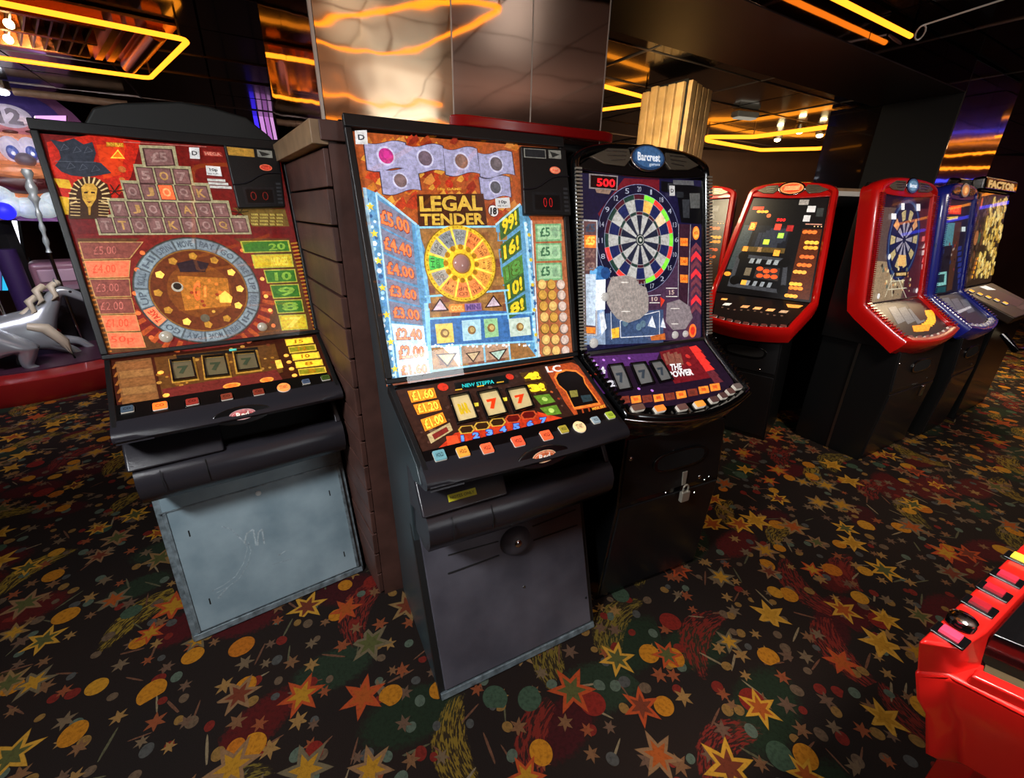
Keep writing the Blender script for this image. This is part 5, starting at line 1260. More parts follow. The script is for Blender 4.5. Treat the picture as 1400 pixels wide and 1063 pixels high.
# right: orange boxes and red chevrons
a.poly([(588, 448), (646, 450), (632, 880), (588, 800)], (70, 40, 58), .5, 12); a.line((588, 448), (586, 800), .0025, (190, 190, 200), .7, 13); a.line((646, 450), (632, 880), .0025, (190, 190, 200), .7, 13)
for y in (535, 628, 712): a.poly([(595, y-20), (632, y-18), (632, y+20), (596, y+18)], (250, 140, 50), 1.05, 14); a.text('CASH', [(599, y-8), (629, y-7), (629, y+8), (600, y+7)], (200, 80, 20), .8, 15)
for k in range(8):
    y = 545+k*42; lit = k in (1, 3, 6)
    a.poly([(648, y+22), (672, y-8), (697, y+22), (697, y+46), (672, y+18), (648, y+46)], (240, 52, 60) if lit else (140, 70, 84), 1.05 if lit else .6, 14)
u = a.u((672, 492)); a.circ(u, .018, (252, 140, 50), 1.1, 14, 24, .026, True); a.circ(u, .014, (250, 180, 80), 1.1, 15, 24, .020, True); a.text('MEGA', [(u[0]-.011, u[1]-.006), (u[0]+.011, u[1]-.006), (u[0]+.011, u[1]+.006), (u[0]-.011, u[1]+.006)], (200, 70, 20), .8, 16, .03, True)
u = a.u((656, 963)); a.circ(u, .020, (250, 120, 50), 1.1, 14, 24, .028, True); a.circ(u, .013, (230, 60, 40), .9, 15, 24, .018, True)
# LED window, coin slot block, stickers
a.poly([(153, 206), (293, 217), (290, 288), (153, 278)], (170, 160, 160), .4, 18); a.poly([(160, 213), (287, 223), (284, 282), (160, 272)], (36, 6, 8), .3, 19)
a.text('500', [(190, 228), (280, 234), (278, 274), (190, 268)], (255, 30, 40), 1.4, 20, .03)
a.poly([(183, 280), (262, 287), (250, 306), (190, 298)], (170, 140, 120), .5, 18)
a.poly([(505, 240), (700, 270), (700, 450), (600, 440), (580, 300), (505, 290)], (18, 20, 26), .2, 12)
for q, c_ in (([(560, 236), (660, 240), (662, 262), (562, 258)], (120, 122, 126)), ([(640, 300), (690, 300), (690, 372), (645, 372)], (120, 122, 120)), ([(605, 330), (640, 330), (640, 420), (610, 418)], (70, 74, 80)), ([(575, 292), (612, 294), (612, 322), (578, 320)], (50, 54, 60)), ([(535, 252), (560, 252), (560, 282), (537, 282)], (70, 72, 78))): a.poly(q, c_, .35, 14)
sticker(a, [(540, 264), (566, 265), (567, 314), (541, 313)], 'D')
for (x, y, r_) in ((228, 800, .017), (175, 1022, .019), (567, 983, .016), (617, 978, .014)):
    u = a.u((x, y)); b = MB(); b.lathe(F1.P(*u, .010), [(r_, 0), (r_*.9, .006), (r_*.5, .009), (.001, .010)], 18, F1.n); b.build('raised_lens', mat('white_bulb_lens', (210, 206, 200), .2, coat=.4, emis=(220, 215, 210), es=.4), root, smooth=60)
a.done('printed_glass_art'); glass_pane(F1, GQ, .0105)
quad_box(F1, [(-.30, g['L1']-.006), (.30, g['L1']-.006), (.30, g['L1']+.008), (-.30, g['L1']+.008)], 0, .014, 'glass_ledge', M['steel'], root, bevel=.003)
a = Art(F2, 780, 460, .348)
wl = g['w'][2]-.028
CQ = [(-.296, .012)] + [(.296, .012)] + [(wl*math.cos(math.pi*k/12), g['L2']-.07+(.055)*math.sin(math.pi*k/12)) for k in range(13)]
a.upoly(CQ, (40, 24, 44), .5, 0)
a.poly([(60, 80), (350, 62), (330, 110), (140, 120), (160, 230), (110, 220)], (86, 44, 110), .7, 1)
for x, y in ((90, 95), (130, 92), (105, 115), (170, 92), (268, 205), (320, 212), (230, 85)): a.circ((x, y), .006, (190, 120, 220), .9, 2, 8)
a.poly([(350, 60), (460, 36), (520, 60), (560, 160), (410, 185), (370, 130)], (120, 26, 34), .7, 1)
for t_, q in (('5', [(78, 110), (104, 106), (112, 130), (86, 136)]), ('4', [(110, 122), (132, 118), (140, 145), (118, 150)]), ('3', [(108, 155), (130, 152), (138, 178), (116, 182)]), ('2', [(140, 175), (170, 170), (178, 196), (148, 202)]), ('1', [(138, 206), (158, 202), (166, 224), (146, 228)])):
    a.text(t_, q, (225, 222, 230), .8, 4, .05)
for k in range(5): a.poly([(362+k*14, 70-(k % 2)*6), (372+k*15, 66-(k % 2)*6), (388+k*14, 110), (376+k*14, 112)], (150, 90, 74), .6, 3)
for t_, q in (('THE', [(388, 110), (432, 106), (438, 132), (392, 136)]), ('POWER', [(384, 140), (474, 126), (484, 152), (390, 164)])): a.text(t_, q, (30, 10, 20), .3, 5, .1); a.text(t_, q, (240, 232, 232), .95, 6, .04)
for k in range(6): a.poly([(465+k*17, 42+k*24), (492+k*17, 36+k*24), (515+k*17, 58+k*24), (480+k*17, 66+k*24)], (236, 54, 46) if k < 4 else (120, 50, 60), .95 if k < 4 else .5, 4)
for k in range(3): a.circ((460+k*4, 78+k*30), .011, (206, 50, 44), .8, 3, 10)
for k in range(9):
    t_ = k/8; x = 190+t_*355; y = 235-6*math.sin(t_*3.14)*-2-t_*52; lit = k in (1, 3, 5, 7, 8)
    y = 238-50*t_+12*math.sin(t_*3.14)
    a.poly([(x, y), (x+38, y-5), (x+44, y+22), (x+6, y+28)], (250, 140, 50) if lit else (140, 60, 44), 1 if lit else .6, 4); a.poly([(x+10, y+6), (x+28, y+3), (x+32, y+15), (x+14, y+18)], (230, 100, 40) if lit else (110, 50, 40), .8, 5)
a.done('printed_console_art')
for q in ([(150, 120), (198, 114), (235, 206), (188, 214)], [(238, 114), (288, 108), (322, 184), (272, 194)], [(312, 106), (352, 100), (394, 170), (352, 180)]): reel(F2, [a.u(p) for p in q], (120, 120, 118), '7', (60, 70, 80), .45, root)
front_buttons(F2, g, ((-.86, .050, (120, 84, 70), .45), (-.56, .042, (250, 130, 50), 1.0), (-.22, .042, (120, 84, 76), .45), (.08, .042, (250, 150, 60), 1.0), (.36, .034, (100, 70, 66), .4), (.56, .030, (100, 70, 66), .4), (.74, .030, (110, 76, 70), .4), (.93, .036, (120, 104, 98), .45)))
# chrome lip, padlock and hasp
b = MB(); wC = g['w'][2]
b.tube([F2.P(wC*1.0*x, g['L2']+g['bow']*(1-x*x)-.001, .004) for x in [(-1+2*k/20) for k in range(21)]], .0045, 8); b.build('chrome_lip', M['chrome'], root, smooth=60)
u = Fu.uv(933, 655); u = (u[0], u[1])
b = MB(); quad_box(Fu, [(u[0]-.013, u[1]-.04), (u[0]+.013, u[1]-.04), (u[0]+.010, u[1]+.02), (u[0]-.010, u[1]+.02)], .006, .011, 'hasp', M['bright_steel'], root, bevel=.002)
pk_ = thing('padlock', 'small brass and steel padlock hanging on the hasp of the black dart machine', 'padlock'); pk_.location = root.matrix_basis @ Fu.P(u[0]-.002, u[1]+.058, .022); pk_.rotation_euler = (0, 0, .435)
b = MB(); b.box((-.021, -.009, -.028), (.021, .009, .018)); b.build('body', M['bright_steel'], pk_, bevel=.004)
b = MB(); b.tube([(-.013, 0, .016), (-.013, 0, .032)]+[(-.013*math.cos(t*.3), 0, .034+.013*math.sin(t*.3)) for t in range(1, 10)]+[(.013, 0, .032), (.013, 0, .016)], .0035, 8); b.build('shackle', M['bright_steel'], pk_, smooth=60)
for x, y in ((968, 650), (962, 655), (948, 672), (909, 672), (920, 615)):
    u = Fu.uv(x, y); b = MB(); b.lathe(Fu.P(*u, .005), [(.004, 0), (.003, .002)], 10, Fu.n); b.build('screw', M['chrome'], root)

# ---- generic art for the machines further off
def small_art(F1, g, zf, bg, items, glow=.9):
    a = Art(F1, *zf); wA, wB = g['w'][0]-g['wd'], g['w'][1]-g['wd']
    GQ = [(-wA+.002, .018), (wA-.002, .018), (wB-.002, g['L1']-.004), (-wB+.002, g['L1']-.004)]
    a.upoly(GQ, bg, .45, 0); return a, GQ
# ---- M4: red machine facing left
M4P = (1.64, 2.959, -.686)
def red_deal(label, pose, full):
    root, F1, F2, Fu, Fl, hc, g = dome_machine(label, pose, (.270, .345, .268, .225, .27), (.40, .19, -.110, -.03), (1.659, .985, .83, .795), M['red_plastic'], M['red_plastic'], .042, dome=.08, bow=.045, depth=.45)
    a = Art(F1, 1000, 240, .207)
    a.circ((0, hc), .070, (250, 140, 80), .9, 53, 24, .036, True); a.circ((0, hc), .060, (220, 80, 40), .8, 54, 24, .029, True)
    for k in (-1, 0, 1): a.upoly([(-.045, hc+.010*k-.002), (.045, hc+.010*k-.006), (.048, hc+.010*k), (-.045, hc+.010*k+.003)], (252, 190, 130), .9, 55)
    a.done('badge_print')
    wA, wB = .270-.042, .345-.042
    a = Art(F1, 1000, 240, .207)
    if full: tf = lambda x, y: (x, y)
    GQ = [(-wA, .02), (wA, .02), (wB, g['L1']-.004), (-wB, g['L1']-.004)]
    a.upoly(GQ, (18, 18, 22), .3, 0)
    def N(x, y):   # picture position on the glass as fractions of the glass quad
        t_ = y; wl_ = wA+(wB-wA)*t_; return ((-1+2*x)*wl_, .02+(g['L1']-.024)*t_)
    def R(x0, y0, x1, y1, c_, gl, L=2): a.upoly([N(x0, y0), N(x1, y0), N(x1, y1), N(x0, y1)], c_, gl, L)
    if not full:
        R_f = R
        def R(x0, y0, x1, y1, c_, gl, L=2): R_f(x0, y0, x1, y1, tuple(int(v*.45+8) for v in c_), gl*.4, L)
    R(.02, .28, .16, .75, (60, 74, 80), .5, 1); R(.2, .28, .62, .52, (26, 30, 40), .4, 1); R(.76, .30, .98, .98, (90, 40, 18), .55, 1)
    for k in range(12): R(.22+random.random()*.36, .3+random.random()*.2, .24+random.random()*.36, .33+random.random()*.2, (50, 56, 70), .5, 2)
    R(.05, .09, .2, .12, (240, 70, 40), .9); 
    for k in range(3): c0_ = N(.15+.05*k, .14); a.circ(c0_, .014, (255, 170, 60), 1.1, 3, 12, .010, True)
    a.circ(N(.3, .18), .014, (240, 110, 60), .9, 3, 10, None, True)
    a.text('500', [N(.42, .205), N(.53, .205), N(.53, .235), N(.42, .235)], (255, 40, 40), 1.3, 4, .03, True)
    R(.64, .02, .76, .07, (170, 165, 160), .5); R(.76, .08, .86, .14, (220, 220, 220), .7); R(.74, .17, .82, .23, (215, 215, 215), .7); R(.88, .1, .96, .18, (60, 66, 66), .4)
    R(.42, .26, .5, .32, (250, 70, 50), 1.1); R(.57, .27, .65, .33, (170, 40, 40), .8); R(.49, .35, .56, .40, (170, 230, 80), 1.1); R(.34, .42, .41, .47, (200, 240, 70), 1.1)
    R(.1, .25, .18, .33, (250, 130, 40), 1); a.text('B', [N(.11, .26), N(.17, .26), N(.17, .32), N(.11, .32)], (250, 200, 90), 1, 4, .03, True)
    R(.1, .5, .62, .55, (100, 80, 40), .6); R(.12, .50, .18, .55, (250, 160, 60), 1, 3); R(.5, .52, .57, .58, (250, 170, 60), 1, 3); R(.3, .5, .35, .55, (180, 140, 90), .6, 3)
    a.upoly([N(.08, .58), N(.68, .6), N(.74, .95), N(.10, .93)], (70, 74, 82), .5, 2); a.upoly([N(.13, .62), N(.64, .63), N(.68, .91), N(.15, .89)], (18, 20, 26), .3, 3)
    for x, y in ((.16, .6), (.66, .64), (.16, .86), (.70, .91)): a.circ(N(x, y), .034, (14, 14, 18), .2, 4, 16, None, True)
    a.upoly([N(.36, .70), N(.62, .70), N(.63, .83), N(.36, .82)], (60, 54, 54), .5, 4)
    for x, y in ((.40, .72), (.48, .74), (.56, .73), (.42, .79), (.50, .79), (.58, .79)): a.circ(N(x, y), .022, (246, 90, 40), 1.0, 5, 10, .015, True)
    for x in (.26, .34, .46, .54): a.upoly([N(x, .62), N(x+.05, .62), N(x+.04, .67), N(x-.01, .67)], (160, 170, 176), .6, 5)
    for x in (.3, .38, .46, .54): a.upoly([N(x, .85), N(x+.04, .85), N(x+.03, .90), N(x-.01, .90)], (150, 160, 170), .6, 5)
    R(.24, .72, .31, .80, (130, 120, 100), .5, 5); R(.24, .85, .30, .90, (250, 180, 70), 1, 5); a.circ(N(.05, .80), .024, (255, 150, 50), 1.1, 3, 12, .016, True)
    for y, x0, x1, c_ in ((.33, .77, .93, (250, 120, 50)), (.43, .82, .97, (255, 190, 70)), (.48, .82, .97, (255, 170, 60)), (.57, .80, .95, (250, 110, 50)), (.65, .79, .94, (250, 120, 50)), (.72, .77, .90, (250, 170, 70)), (.84, .76, .88, (255, 190, 70)), (.88, .76, .90, (250, 140, 50)), (.96, .74, .86, (255, 180, 70))):
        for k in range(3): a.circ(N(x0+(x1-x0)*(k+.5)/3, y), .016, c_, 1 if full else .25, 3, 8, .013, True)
    for x in (.89, .93, .97): a.circ(N(x, .275), .004, (255, 200, 140), 1, 4, 6, None, True)
    R(.78, .25, .97, .26, (210, 150, 130), .7, 3)
    a.done('printed_glass_art')
    a = Art(F2, 0, 0, 1); wl = .268-.042
    a.upoly([(-.30, .01), (.30, .01)]+[(wl*math.cos(math.pi*k/12), g['L2']-.055+.05*math.sin(math.pi*k/12)) for k in range(13)], (24, 20, 20), .3, 0)
    a.text('DEAL OR NOT', [(-.16, .03), (.0, .03), (.0, .042), (-.16, .042)], (120, 116, 112), .5, 3, 0, True) if False else None
    for k, (x, c_, gl) in enumerate(((-.20, (230, 226, 216), .9), (-.08, (240, 170, 110), .8), (.0, (250, 180, 110), .9), (.08, (250, 180, 110), .9), (.16, (220, 180, 140), .6))): a.upoly([(x, .12), (x+.045, .115), (x+.035, .145), (x-.01, .15)], c_, gl, 3)
    a.upoly([(.17, .045), (.27, .04), (.25, .075), (.19, .08)], (255, 160, 70), 1, 3); a.upoly([(-.24, .07), (-.2, .065), (-.2, .085), (-.24, .09)], (255, 180, 90), .9, 3)
    for k in range(10): a.circ((-.2+k*.042, .175+.01*math.sin(k)), .008, (110, 84, 70), .5, 3, 8, None, True)
    a.done('printed_console_art')
    front_buttons(F2, g, [(-.9+.225*k, .036, (110, 62, 54), .35) for k in range(9)])
    for x in (-.14, -.02, .06, .14):
        b = MB(); b.lathe((x*1.0, .40-.0, 1.659+.0), [(.001, 0)], 3) if False else None
    return root, F1, F2
r4 = red_deal('red-framed dome-topped fruit machine facing left, fully in view at centre right', M4P, True)
du = Vector((math.cos(M4P[2]), math.sin(M4P[2])))
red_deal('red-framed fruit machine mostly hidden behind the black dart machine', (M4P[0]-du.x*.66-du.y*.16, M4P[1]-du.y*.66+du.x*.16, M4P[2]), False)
# upright posts at the side of M4
# ---- M6: red dart machine
W6, Y6, Z6 = (.385, .405, .380, .325, .316), (.348, .228, -.035, -.028), (1.67, 1.014, .83, .792)
root, F1, F2, Fu, Fl, hc, g = dome_machine('bright red-framed dart machine, the tallest of the group on the right', (2.628, 2.688, .504), W6, Y6, Z6, M['red_plastic'], M['red_plastic'], .055, dome=.085, bow=.05, ridges=M['red_dark'], depth=.43)
a = Art(F1, 1170, 240, .2257)
a.circ((0, hc), .070, (50, 80, 110), .6, 53, 24, .040, True); a.circ((0, hc), .058, (100, 140, 170), .6, 54, 24, .030, True); a.text('Barcrest', [(-.045, hc-.012), (.045, hc-.012), (.045, hc+.012), (-.045, hc+.012)], (226, 232, 240), .8, 56, .03, True); a.done('badge_print')
a = Art(F1, 1170, 240, .2257); wA, wB = W6[0]-.055, W6[1]-.055
GQ = [(-wA, .02), (wA, .02), (wB, g['L1']-.004), (-wB, g['L1']-.004)]
a.upoly(GQ, (96, 78, 74), .55, 0)
a.upoly([(-wA, .02), (wA, .02), (wA, .09), (-wA, .09)], (34, 22, 44), .4, 1)
a.upoly([(.12, .09), (wA, .09), (wB, g['L1']-.01), (.13, g['L1']-.01)], (84, 40, 54), .55, 1)
a.upoly([(-wB, .40), (.0, .42), (.12, .56), (.10, g['L1']-.01), (-wB, g['L1']-.01)], (150, 130, 104), .75, 1)
cu_ = Vector(a.u((290, 388))); R_ = .185
a.circ(cu_, R_*1.18, (30, 36, 84), .6, 2, 36, R_*1.4, True); a.circ(cu_, R_*1.1, (60, 84, 130), .6, 3, 36, R_*1.3, True); a.circ(cu_, R_*1.02, (26, 30, 66), .55, 4, 36, R_*1.2, True)
for k in range(20):
    a0 = 2*math.pi*(k-.5)/20; a1 = a0+2*math.pi/20; dark = k % 2 == 0
    a.sect(cu_, R_*.12, R_*.58, a0, a1, (26, 30, 70) if dark else (170, 166, 180), .6, 6); a.sect(cu_, R_*.66, R_*.98, a0, a1, (30, 36, 76) if dark else ((196, 180, 130) if k not in (3, 17) else (220, 160, 110)), .65, 6)
for k in range(40): a.circ((150+random.random()*180, 540+random.random()*180), random.uniform(.006, .014), random.choice([(206, 150, 96), (60, 44, 36), (220, 206, 160), (150, 120, 90), (90, 100, 90)]), .8, 7, 6)
a.poly([(255, 480), (300, 482), (296, 550), (250, 545)], (226, 180, 110), .9, 8); a.poly([(230, 585), (310, 580), (305, 610), (228, 612)], (50, 36, 30), .4, 9); a.poly([(240, 590), (300, 586), (297, 604), (240, 606)], (210, 180, 120), .8, 10)
for p, q in (((225, 590), (170, 735)), ((250, 620), (300, 740)), ((210, 640), (290, 634)), ((190, 690), (300, 680)), ((205, 600), (215, 730))): a.line(p, q, .006, (210, 205, 180), .8, 11)
for q in ([(268, 168), (288, 168), (288, 208), (268, 208)], [(360, 172), (383, 172), (383, 214), (360, 214)], [(208, 230), (238, 230), (238, 266), (208, 266)], [(458, 170), (472, 170), (470, 180), (457, 180)]): a.poly(q, (236, 236, 240), .9, 12)
for k in range(9): a.poly([(390+random.random()*20, 370+k*42), (412, 366+k*42), (410, 396+k*42), (392, 400+k*42)], (216, 190, 190) if k % 3 else (230, 110, 110), .75, 12)
for (x, y) in ((196, 492), (130, 730), (362, 695)): a.circ((x, y), .018, (226, 228, 230), .8, 13, 12)
a.done('printed_glass_art'); glass_pane(F1, GQ, .0085)
a = Art(F2, 1170, 240, .2257); wl = W6[2]-.055
a.upoly([(-wB, .012), (wB, .012)]+[(wl*math.cos(math.pi*k/12), g['L2']-.07+.05*math.sin(math.pi*k/12)) for k in range(13)], (44, 34, 40), .4, 0)
for k in range(3): a.poly([(195+k*60, 800+k*4), (240+k*60, 790+k*4), (300+k*60, 880), (255+k*60, 900)], (110, 112, 120), .55, 2)
a.poly([(300, 770), (410, 750), (470, 850), (390, 880)], (60, 24, 30), .5, 2)
for k in range(11):
    t_ = k/10; cx = 440+60*math.sin(t_*2.6)-t_*90; cy = 830+t_*100
    a.poly([(cx-24, cy-14), (cx+22, cy-16), (cx+28, cy+14), (cx-18, cy+16)], (250, 176, 44), 1.05, 4)
a.poly([(340, 910), (450, 900), (440, 940), (350, 945)], (250, 150, 40), 1, 4)
a.done('printed_console_art')
front_buttons(F2, g, [(-.8+.27*k, .052, (130, 84, 80), .5) for k in range(7)])
b = MB(); p = Fl.P(.10, .03, .02); b.box((p.x-.02, p.y-.012, p.z-.05), (p.x+.02, p.y+.006, p.z+.03)); b.build('hasp_lock', M['chrome'], root, bevel=.006)
Wb = .325
b = MB(); b.box((-.318, .26, .01), (-.312, .275, .98)); 
b = MB(); b.loft([[(-.3195, .19, .0), (-.3195, .205, 0), (-.322, .205, 0), (-.322, .19, 0)], [(-.337, .19, .79), (-.337, .205, .79), (-.340, .205, .79), (-.340, .19, .79)]]); b.build('side_trim', M['steel'], root)
# ---- M7: blue machine
W7 = tuple(v*.74 for v in W6)
root, F1, F2, Fu, Fl, hc, g = dome_machine('blue-framed dome-topped fruit machine just right of the bright red one', (3.29, 3.03, .54), W7, Y6, Z6, M['blue_plastic'], M['blue_plastic'], .045, dome=.085, bow=.05, ridges=M['blue_plastic'], depth=.56)
a = Art(F1, 1170, 240, .2257)
a.circ((0, hc), .078, (150, 130, 120), .5, 53, 24, .044, True); a.circ((0, hc), .060, (206, 130, 70), .8, 54, 24, .034, True); a.circ((.005, hc), .030, (236, 180, 110), .9, 55, 18, .020, True); a.done('badge_print')
a = Art(F1, 1170, 240, .2257); wA, wB = W7[0]-.045, W7[1]-.045
GQ = [(-wA, .02), (wA, .02), (wB, g['L1']-.004), (-wB, g['L1']-.004)]
a.upoly(GQ, (46, 40, 52), .5, 0)
a.poly([(525, 185), (640, 178), (635, 235), (520, 230)], (236, 60, 36), .95, 2); a.text('BONUS', [(540, 192), (630, 188), (626, 226), (534, 222)], (250, 120, 70), 1, 3)
a.poly([(512, 255), (620, 245), (616, 262), (512, 278)], (236, 200, 60), .95, 2); a.poly([(520, 290), (600, 285), (590, 420), (505, 430)], (90, 150, 160), .75, 2)
a.poly([(600, 280), (640, 280), (580, 690), (548, 700)], (96, 60, 44), .6, 3)
for k in range(26): a.circ((480+random.random()*130, 400+random.random()*170), random.uniform(.006, .016), random.choice([(150, 60, 50), (50, 60, 100), (30, 20, 30), (190, 170, 160)]), .7, 4, 7)
a.poly([(478, 590), (548, 580), (545, 660), (465, 675)], (140, 206, 200), .85, 5); a.poly([(488, 600), (535, 595), (530, 645), (482, 650)], (40, 60, 70), .5, 6); a.poly([(465, 680), (545, 668), (540, 705), (460, 712)], (40, 90, 100), .6, 5)
a.poly([(640, 310), (662, 310), (660, 338), (638, 338)], (225, 240, 240), .9, 5)
for k in range(8): a.poly([(618, 430+k*33), (640, 425+k*33), (636, 450+k*33), (614, 455+k*33)], (50, 60, 140), .7, 4)
a.done('printed_glass_art'); glass_pane(F1, GQ, .0085)
a = Art(F2, 1170, 240, .2257); wl = W7[2]-.045
a.upoly([(-wB, .012), (wB, .012)]+[(wl*math.cos(math.pi*k/12), g['L2']-.07+.05*math.sin(math.pi*k/12)) for k in range(13)], (40, 42, 62), .4, 0)
for k in range(3): a.poly([(520+k*55, 745+k*4), (560+k*55, 738+k*4), (620+k*50, 820), (580+k*50, 835)], (90, 96, 112), .55, 2)
a.poly([(575, 835), (690, 790), (700, 800), (590, 850)], (190, 190, 200), .6, 4)
a.done('printed_console_art')
front_buttons(F2, g, [(-.8+.27*k, .042, (150, 150, 165), .45) for k in range(7)])

# ------------------------------------------------------------------ gold machine at the right edge
def local_plane(root, y):      # upright face of a machine at depth y
    return Face(root, (y, 2.0), (y, 0.0))
M['gold_shell'] = mat('dark_bronze_plastic', (60, 46, 34), .35, metal=.3)
root = thing('fruit_machine', 'tall dark bronze machine full of gold coins, cut by the right edge', 'fruit machine', (3.98, 3.43, 0), .56)
b = MB(); b.prism([(.60, 0), (.0, 0), (.0, .78), (.30, 1.0), (.42, 1.80), (.60, 1.80)], -.40, .40); b.build('cabinet', M['black_lacquer'], root, bevel=.01)
F1 = Face(root, (.38, 1.72), (.27, 1.02)); F2 = Face(root, (.27, 1.02), (-.08, .86))
quad_box(F1, [(-.40, -.02), (.40, -.02), (.40, F1.len), (-.40, F1.len)], -.05, -.004, 'glass_surround', M['black_gloss'], root, bevel=.006)
quad_box(F1, [(-.42, -.10), (.42, -.10), (.42, .0), (-.42, .0)], -.05, .03, 'header', M['black_gloss'], root, bevel=.02)
quad_box(F2, [(-.41, .0), (.41, .0), (.39, F2.len), (-.39, F2.len)], -.06, -.001, 'console', M['gold_shell'], root, bevel=.01)
a = Art(F1, 1300, 230, .2538)
a.text('FACTOR', [(-.36, -.075), (.34, -.075), (.34, -.02), (-.36, -.02)], (216, 176, 110), .8, 64, .06, True); a.done('header_lettering')
a = Art(F1, 1300, 230, .2538)
a.upoly([(-.37, .01), (.37, .01), (.37, F1.len-.01), (-.37, F1.len-.01)], (78, 58, 44), .5, 0)
for k in range(120):
    x, y = random.uniform(-.36, -.10), random.uniform(.03, F1.len-.03); a.circ((x, y), random.uniform(.010, .026), random.choice([(110, 84, 66), (60, 44, 36), (130, 100, 80), (90, 70, 60), (150, 90, 60)]), .55, 1, 8, None, True)
a.circ((-.30, .08), .022, (226, 110, 60), .9, 3, 12, .04, True); a.circ((-.27, .33), .045, (206, 130, 80), .7, 3, 16, .055, True); a.circ((-.20, .33), .025, (90, 120, 90), .6, 3, 12, .045, True)
for k in range(170):
    y = random.uniform(.04, F1.len-.06); x = random.uniform(-.10+.0*y, .36); c_ = random.choice([(236, 206, 110), (214, 176, 80), (250, 228, 150), (190, 150, 60), (232, 200, 120)])
    a.circ((x, y), random.uniform(.016, .034), c_, .95, 4+(k % 4), 10, None, True); a.circ((x+.003, y-.004), .010, tuple(int(v*.85) for v in c_), .9, 9, 8, None, True)
for k in range(5): a.circ((-.14-.012*k, F1.len-.22+.035*k), .014, (255, 176, 50), 1.2, 10, 10, None, True)
a.done('printed_glass_art'); glass_pane(F1, [(-.37, .01), (.37, .01), (.37, F1.len-.01), (-.37, F1.len-.01)], .006)
for k in range(5): button(F2, (-.32+.045*k, .05+.048*k), .05, .03, (255, 176, 50), 1.1)
a = Art(F2, 0, 0, 1); a.upoly([(-.30, .03), (.20, .03), (.28, .27), (.0, .30)], (64, 40, 26), .5, 1); a.upoly([(.0, .02), (.16, .02), (.2, .09), (.04, .07)], (220, 226, 230), .8, 2)
for k in range(6): a.upoly([(-.05+k*.05, .30), (-.01+k*.05, .30), (-.0+k*.05, .34), (-.04+k*.05, .34)], (90, 70, 60), .5, 3)
a.done('printed_console_art')
b = MB(); b.tube([(-.30, -.04, .72), (-.32, -.14, .62), (-.10, -.16, .60), (.2, -.16, .60), (.32, -.10, .66)], .022, 10); b.build('coin_rail', M['black_gloss'], root, smooth=60)

# ------------------------------------------------------------------ red game in the near right corner
zt = .92
K0, K1 = Vector((.606, .453, 0)), Vector((.678, .460, 0)); e = Vector((1.03-.622, .69-.465, 0)).normalized(); f = Vector((.77, -.64, 0)).normalized()
root = thing('arcade_game', 'glossy red game with a row of buttons, cut off at the lower right corner', 'arcade game', (.95, .62, 0))
off = -Vector((.95, .62, 0))
def V3(p, z): return Vector((p.x, p.y, z))+off
b = MB()
lev = [(.862, (.634, .462)), (.85, (.636, .459)), (.80, (.655, .457)), (.76, (.686, .459)), (.66, (.721, .455)), (.63, (.76, .462))]
rings = []
for z, (x, y) in lev:
    c = Vector((x, y, 0)); rings.append([V3(c, z), V3(c+e*1.1, z), V3(c+e*1.1+f*.5, z), V3(c+f*.5, z), V3(c+Vector((.05, -.008, 0)), z)])
b.loft(rings); b.build('body', M['red_arcade'], root, bevel=.008)
# raised button strip along the left edge and back, leaving the front recess lower
N1 = Vector((.688, .462, 0)); 
def slab(pts, z0, z1, name, mt, par=root, bevel=.004):
    b = MB(); b.loft([[V3(p, z0) for p in pts], [V3(p, z1) for p in pts]]); return b.build(name, mt, par, bevel=bevel)
eo = Vector((-e.y, e.x, 0))
A0 = K0; wS = .105
P3, P4 = Vector((.731, .473, 0)), Vector((.663, .443, 0))
strip = [A0, A0+e*1.1, P3+e*.95, P3, P4]
low = [Vector((.640, .461, 0)), A0+e*1.1+f*.034, P3+e*.95+f*.01, P3+f*.012+e*.004, Vector((.700, .458, 0))]
b = MB(); b.loft([[V3(p, .855) for p in low], [V3(p, .935) for p in strip]]); b.build('button_panel', M['red_arcade'], root, bevel=.006)
inner = [P3+e*.012+f*.004, P3+e*.95+f*.004, P3+e*.95+f*.34, P3+e*.012+f*.4]
slab(inner, .85, .925, 'playfield_glass', M['black_gloss'], bevel=.003)
inr = [P3+e*.045+f*.03, P3+e*.9+f*.03, P3+e*.9+f*.30, P3+e*.045+f*.34]
slab(inr, .924, .928, 'playfield_print', mat('dim_playfield', (92, 82, 70), .3, noise=.6, nscale=30), bevel=.001)
slab([Vector((.733, .454, 0)), Vector((.776, .487, 0)), Vector((.776, .487, 0))+f*.30, Vector((.733, .454, 0))+f*.30], .861, .866, 'tray_floor', mat('olive_tray_lining', (70, 56, 26), .6), bevel=.001)
slab([Vector((.700, .443, 0)), Vector((.722, .456, 0)), Vector((.722, .456, 0))+f*.34, Vector((.700, .443, 0))+f*.34], .855, .878, 'tray_rim', M['red_arcade'], bevel=.004)
def at(px, py, z): p = onz(px, py, z); return Vector((p.x, p.y, 0))
for k, (x, y, c_, gl) in enumerate(((1300, 866, (255, 60, 90), .9), (1340, 826, (150, 30, 40), .4), (1360, 806, (170, 30, 44), .45), (1378, 788, (200, 40, 60), .55), (1396, 763, (250, 220, 60), .9))):
    c = at(x, y, .94); s_ = .0105
    q = [c+e*s_*1.1+eo*s_*1.4, c+e*s_*1.1-eo*s_*1.4, c-e*s_*1.1-eo*s_*1.4, c-e*s_*1.1+eo*s_*1.4]
    t = slab([c+(p-c)*1.35 for p in q], .934, .939, 'button', M['black_gloss'], bevel=.002)
    b = MB(); b.loft([[V3(c+(p-c)*.8, .938) for p in q], [V3(c+(p-c)*.76, .944) for p in q]], col=(*lin(c_), gl)); b.build('button_cap', M['lamp'], t)
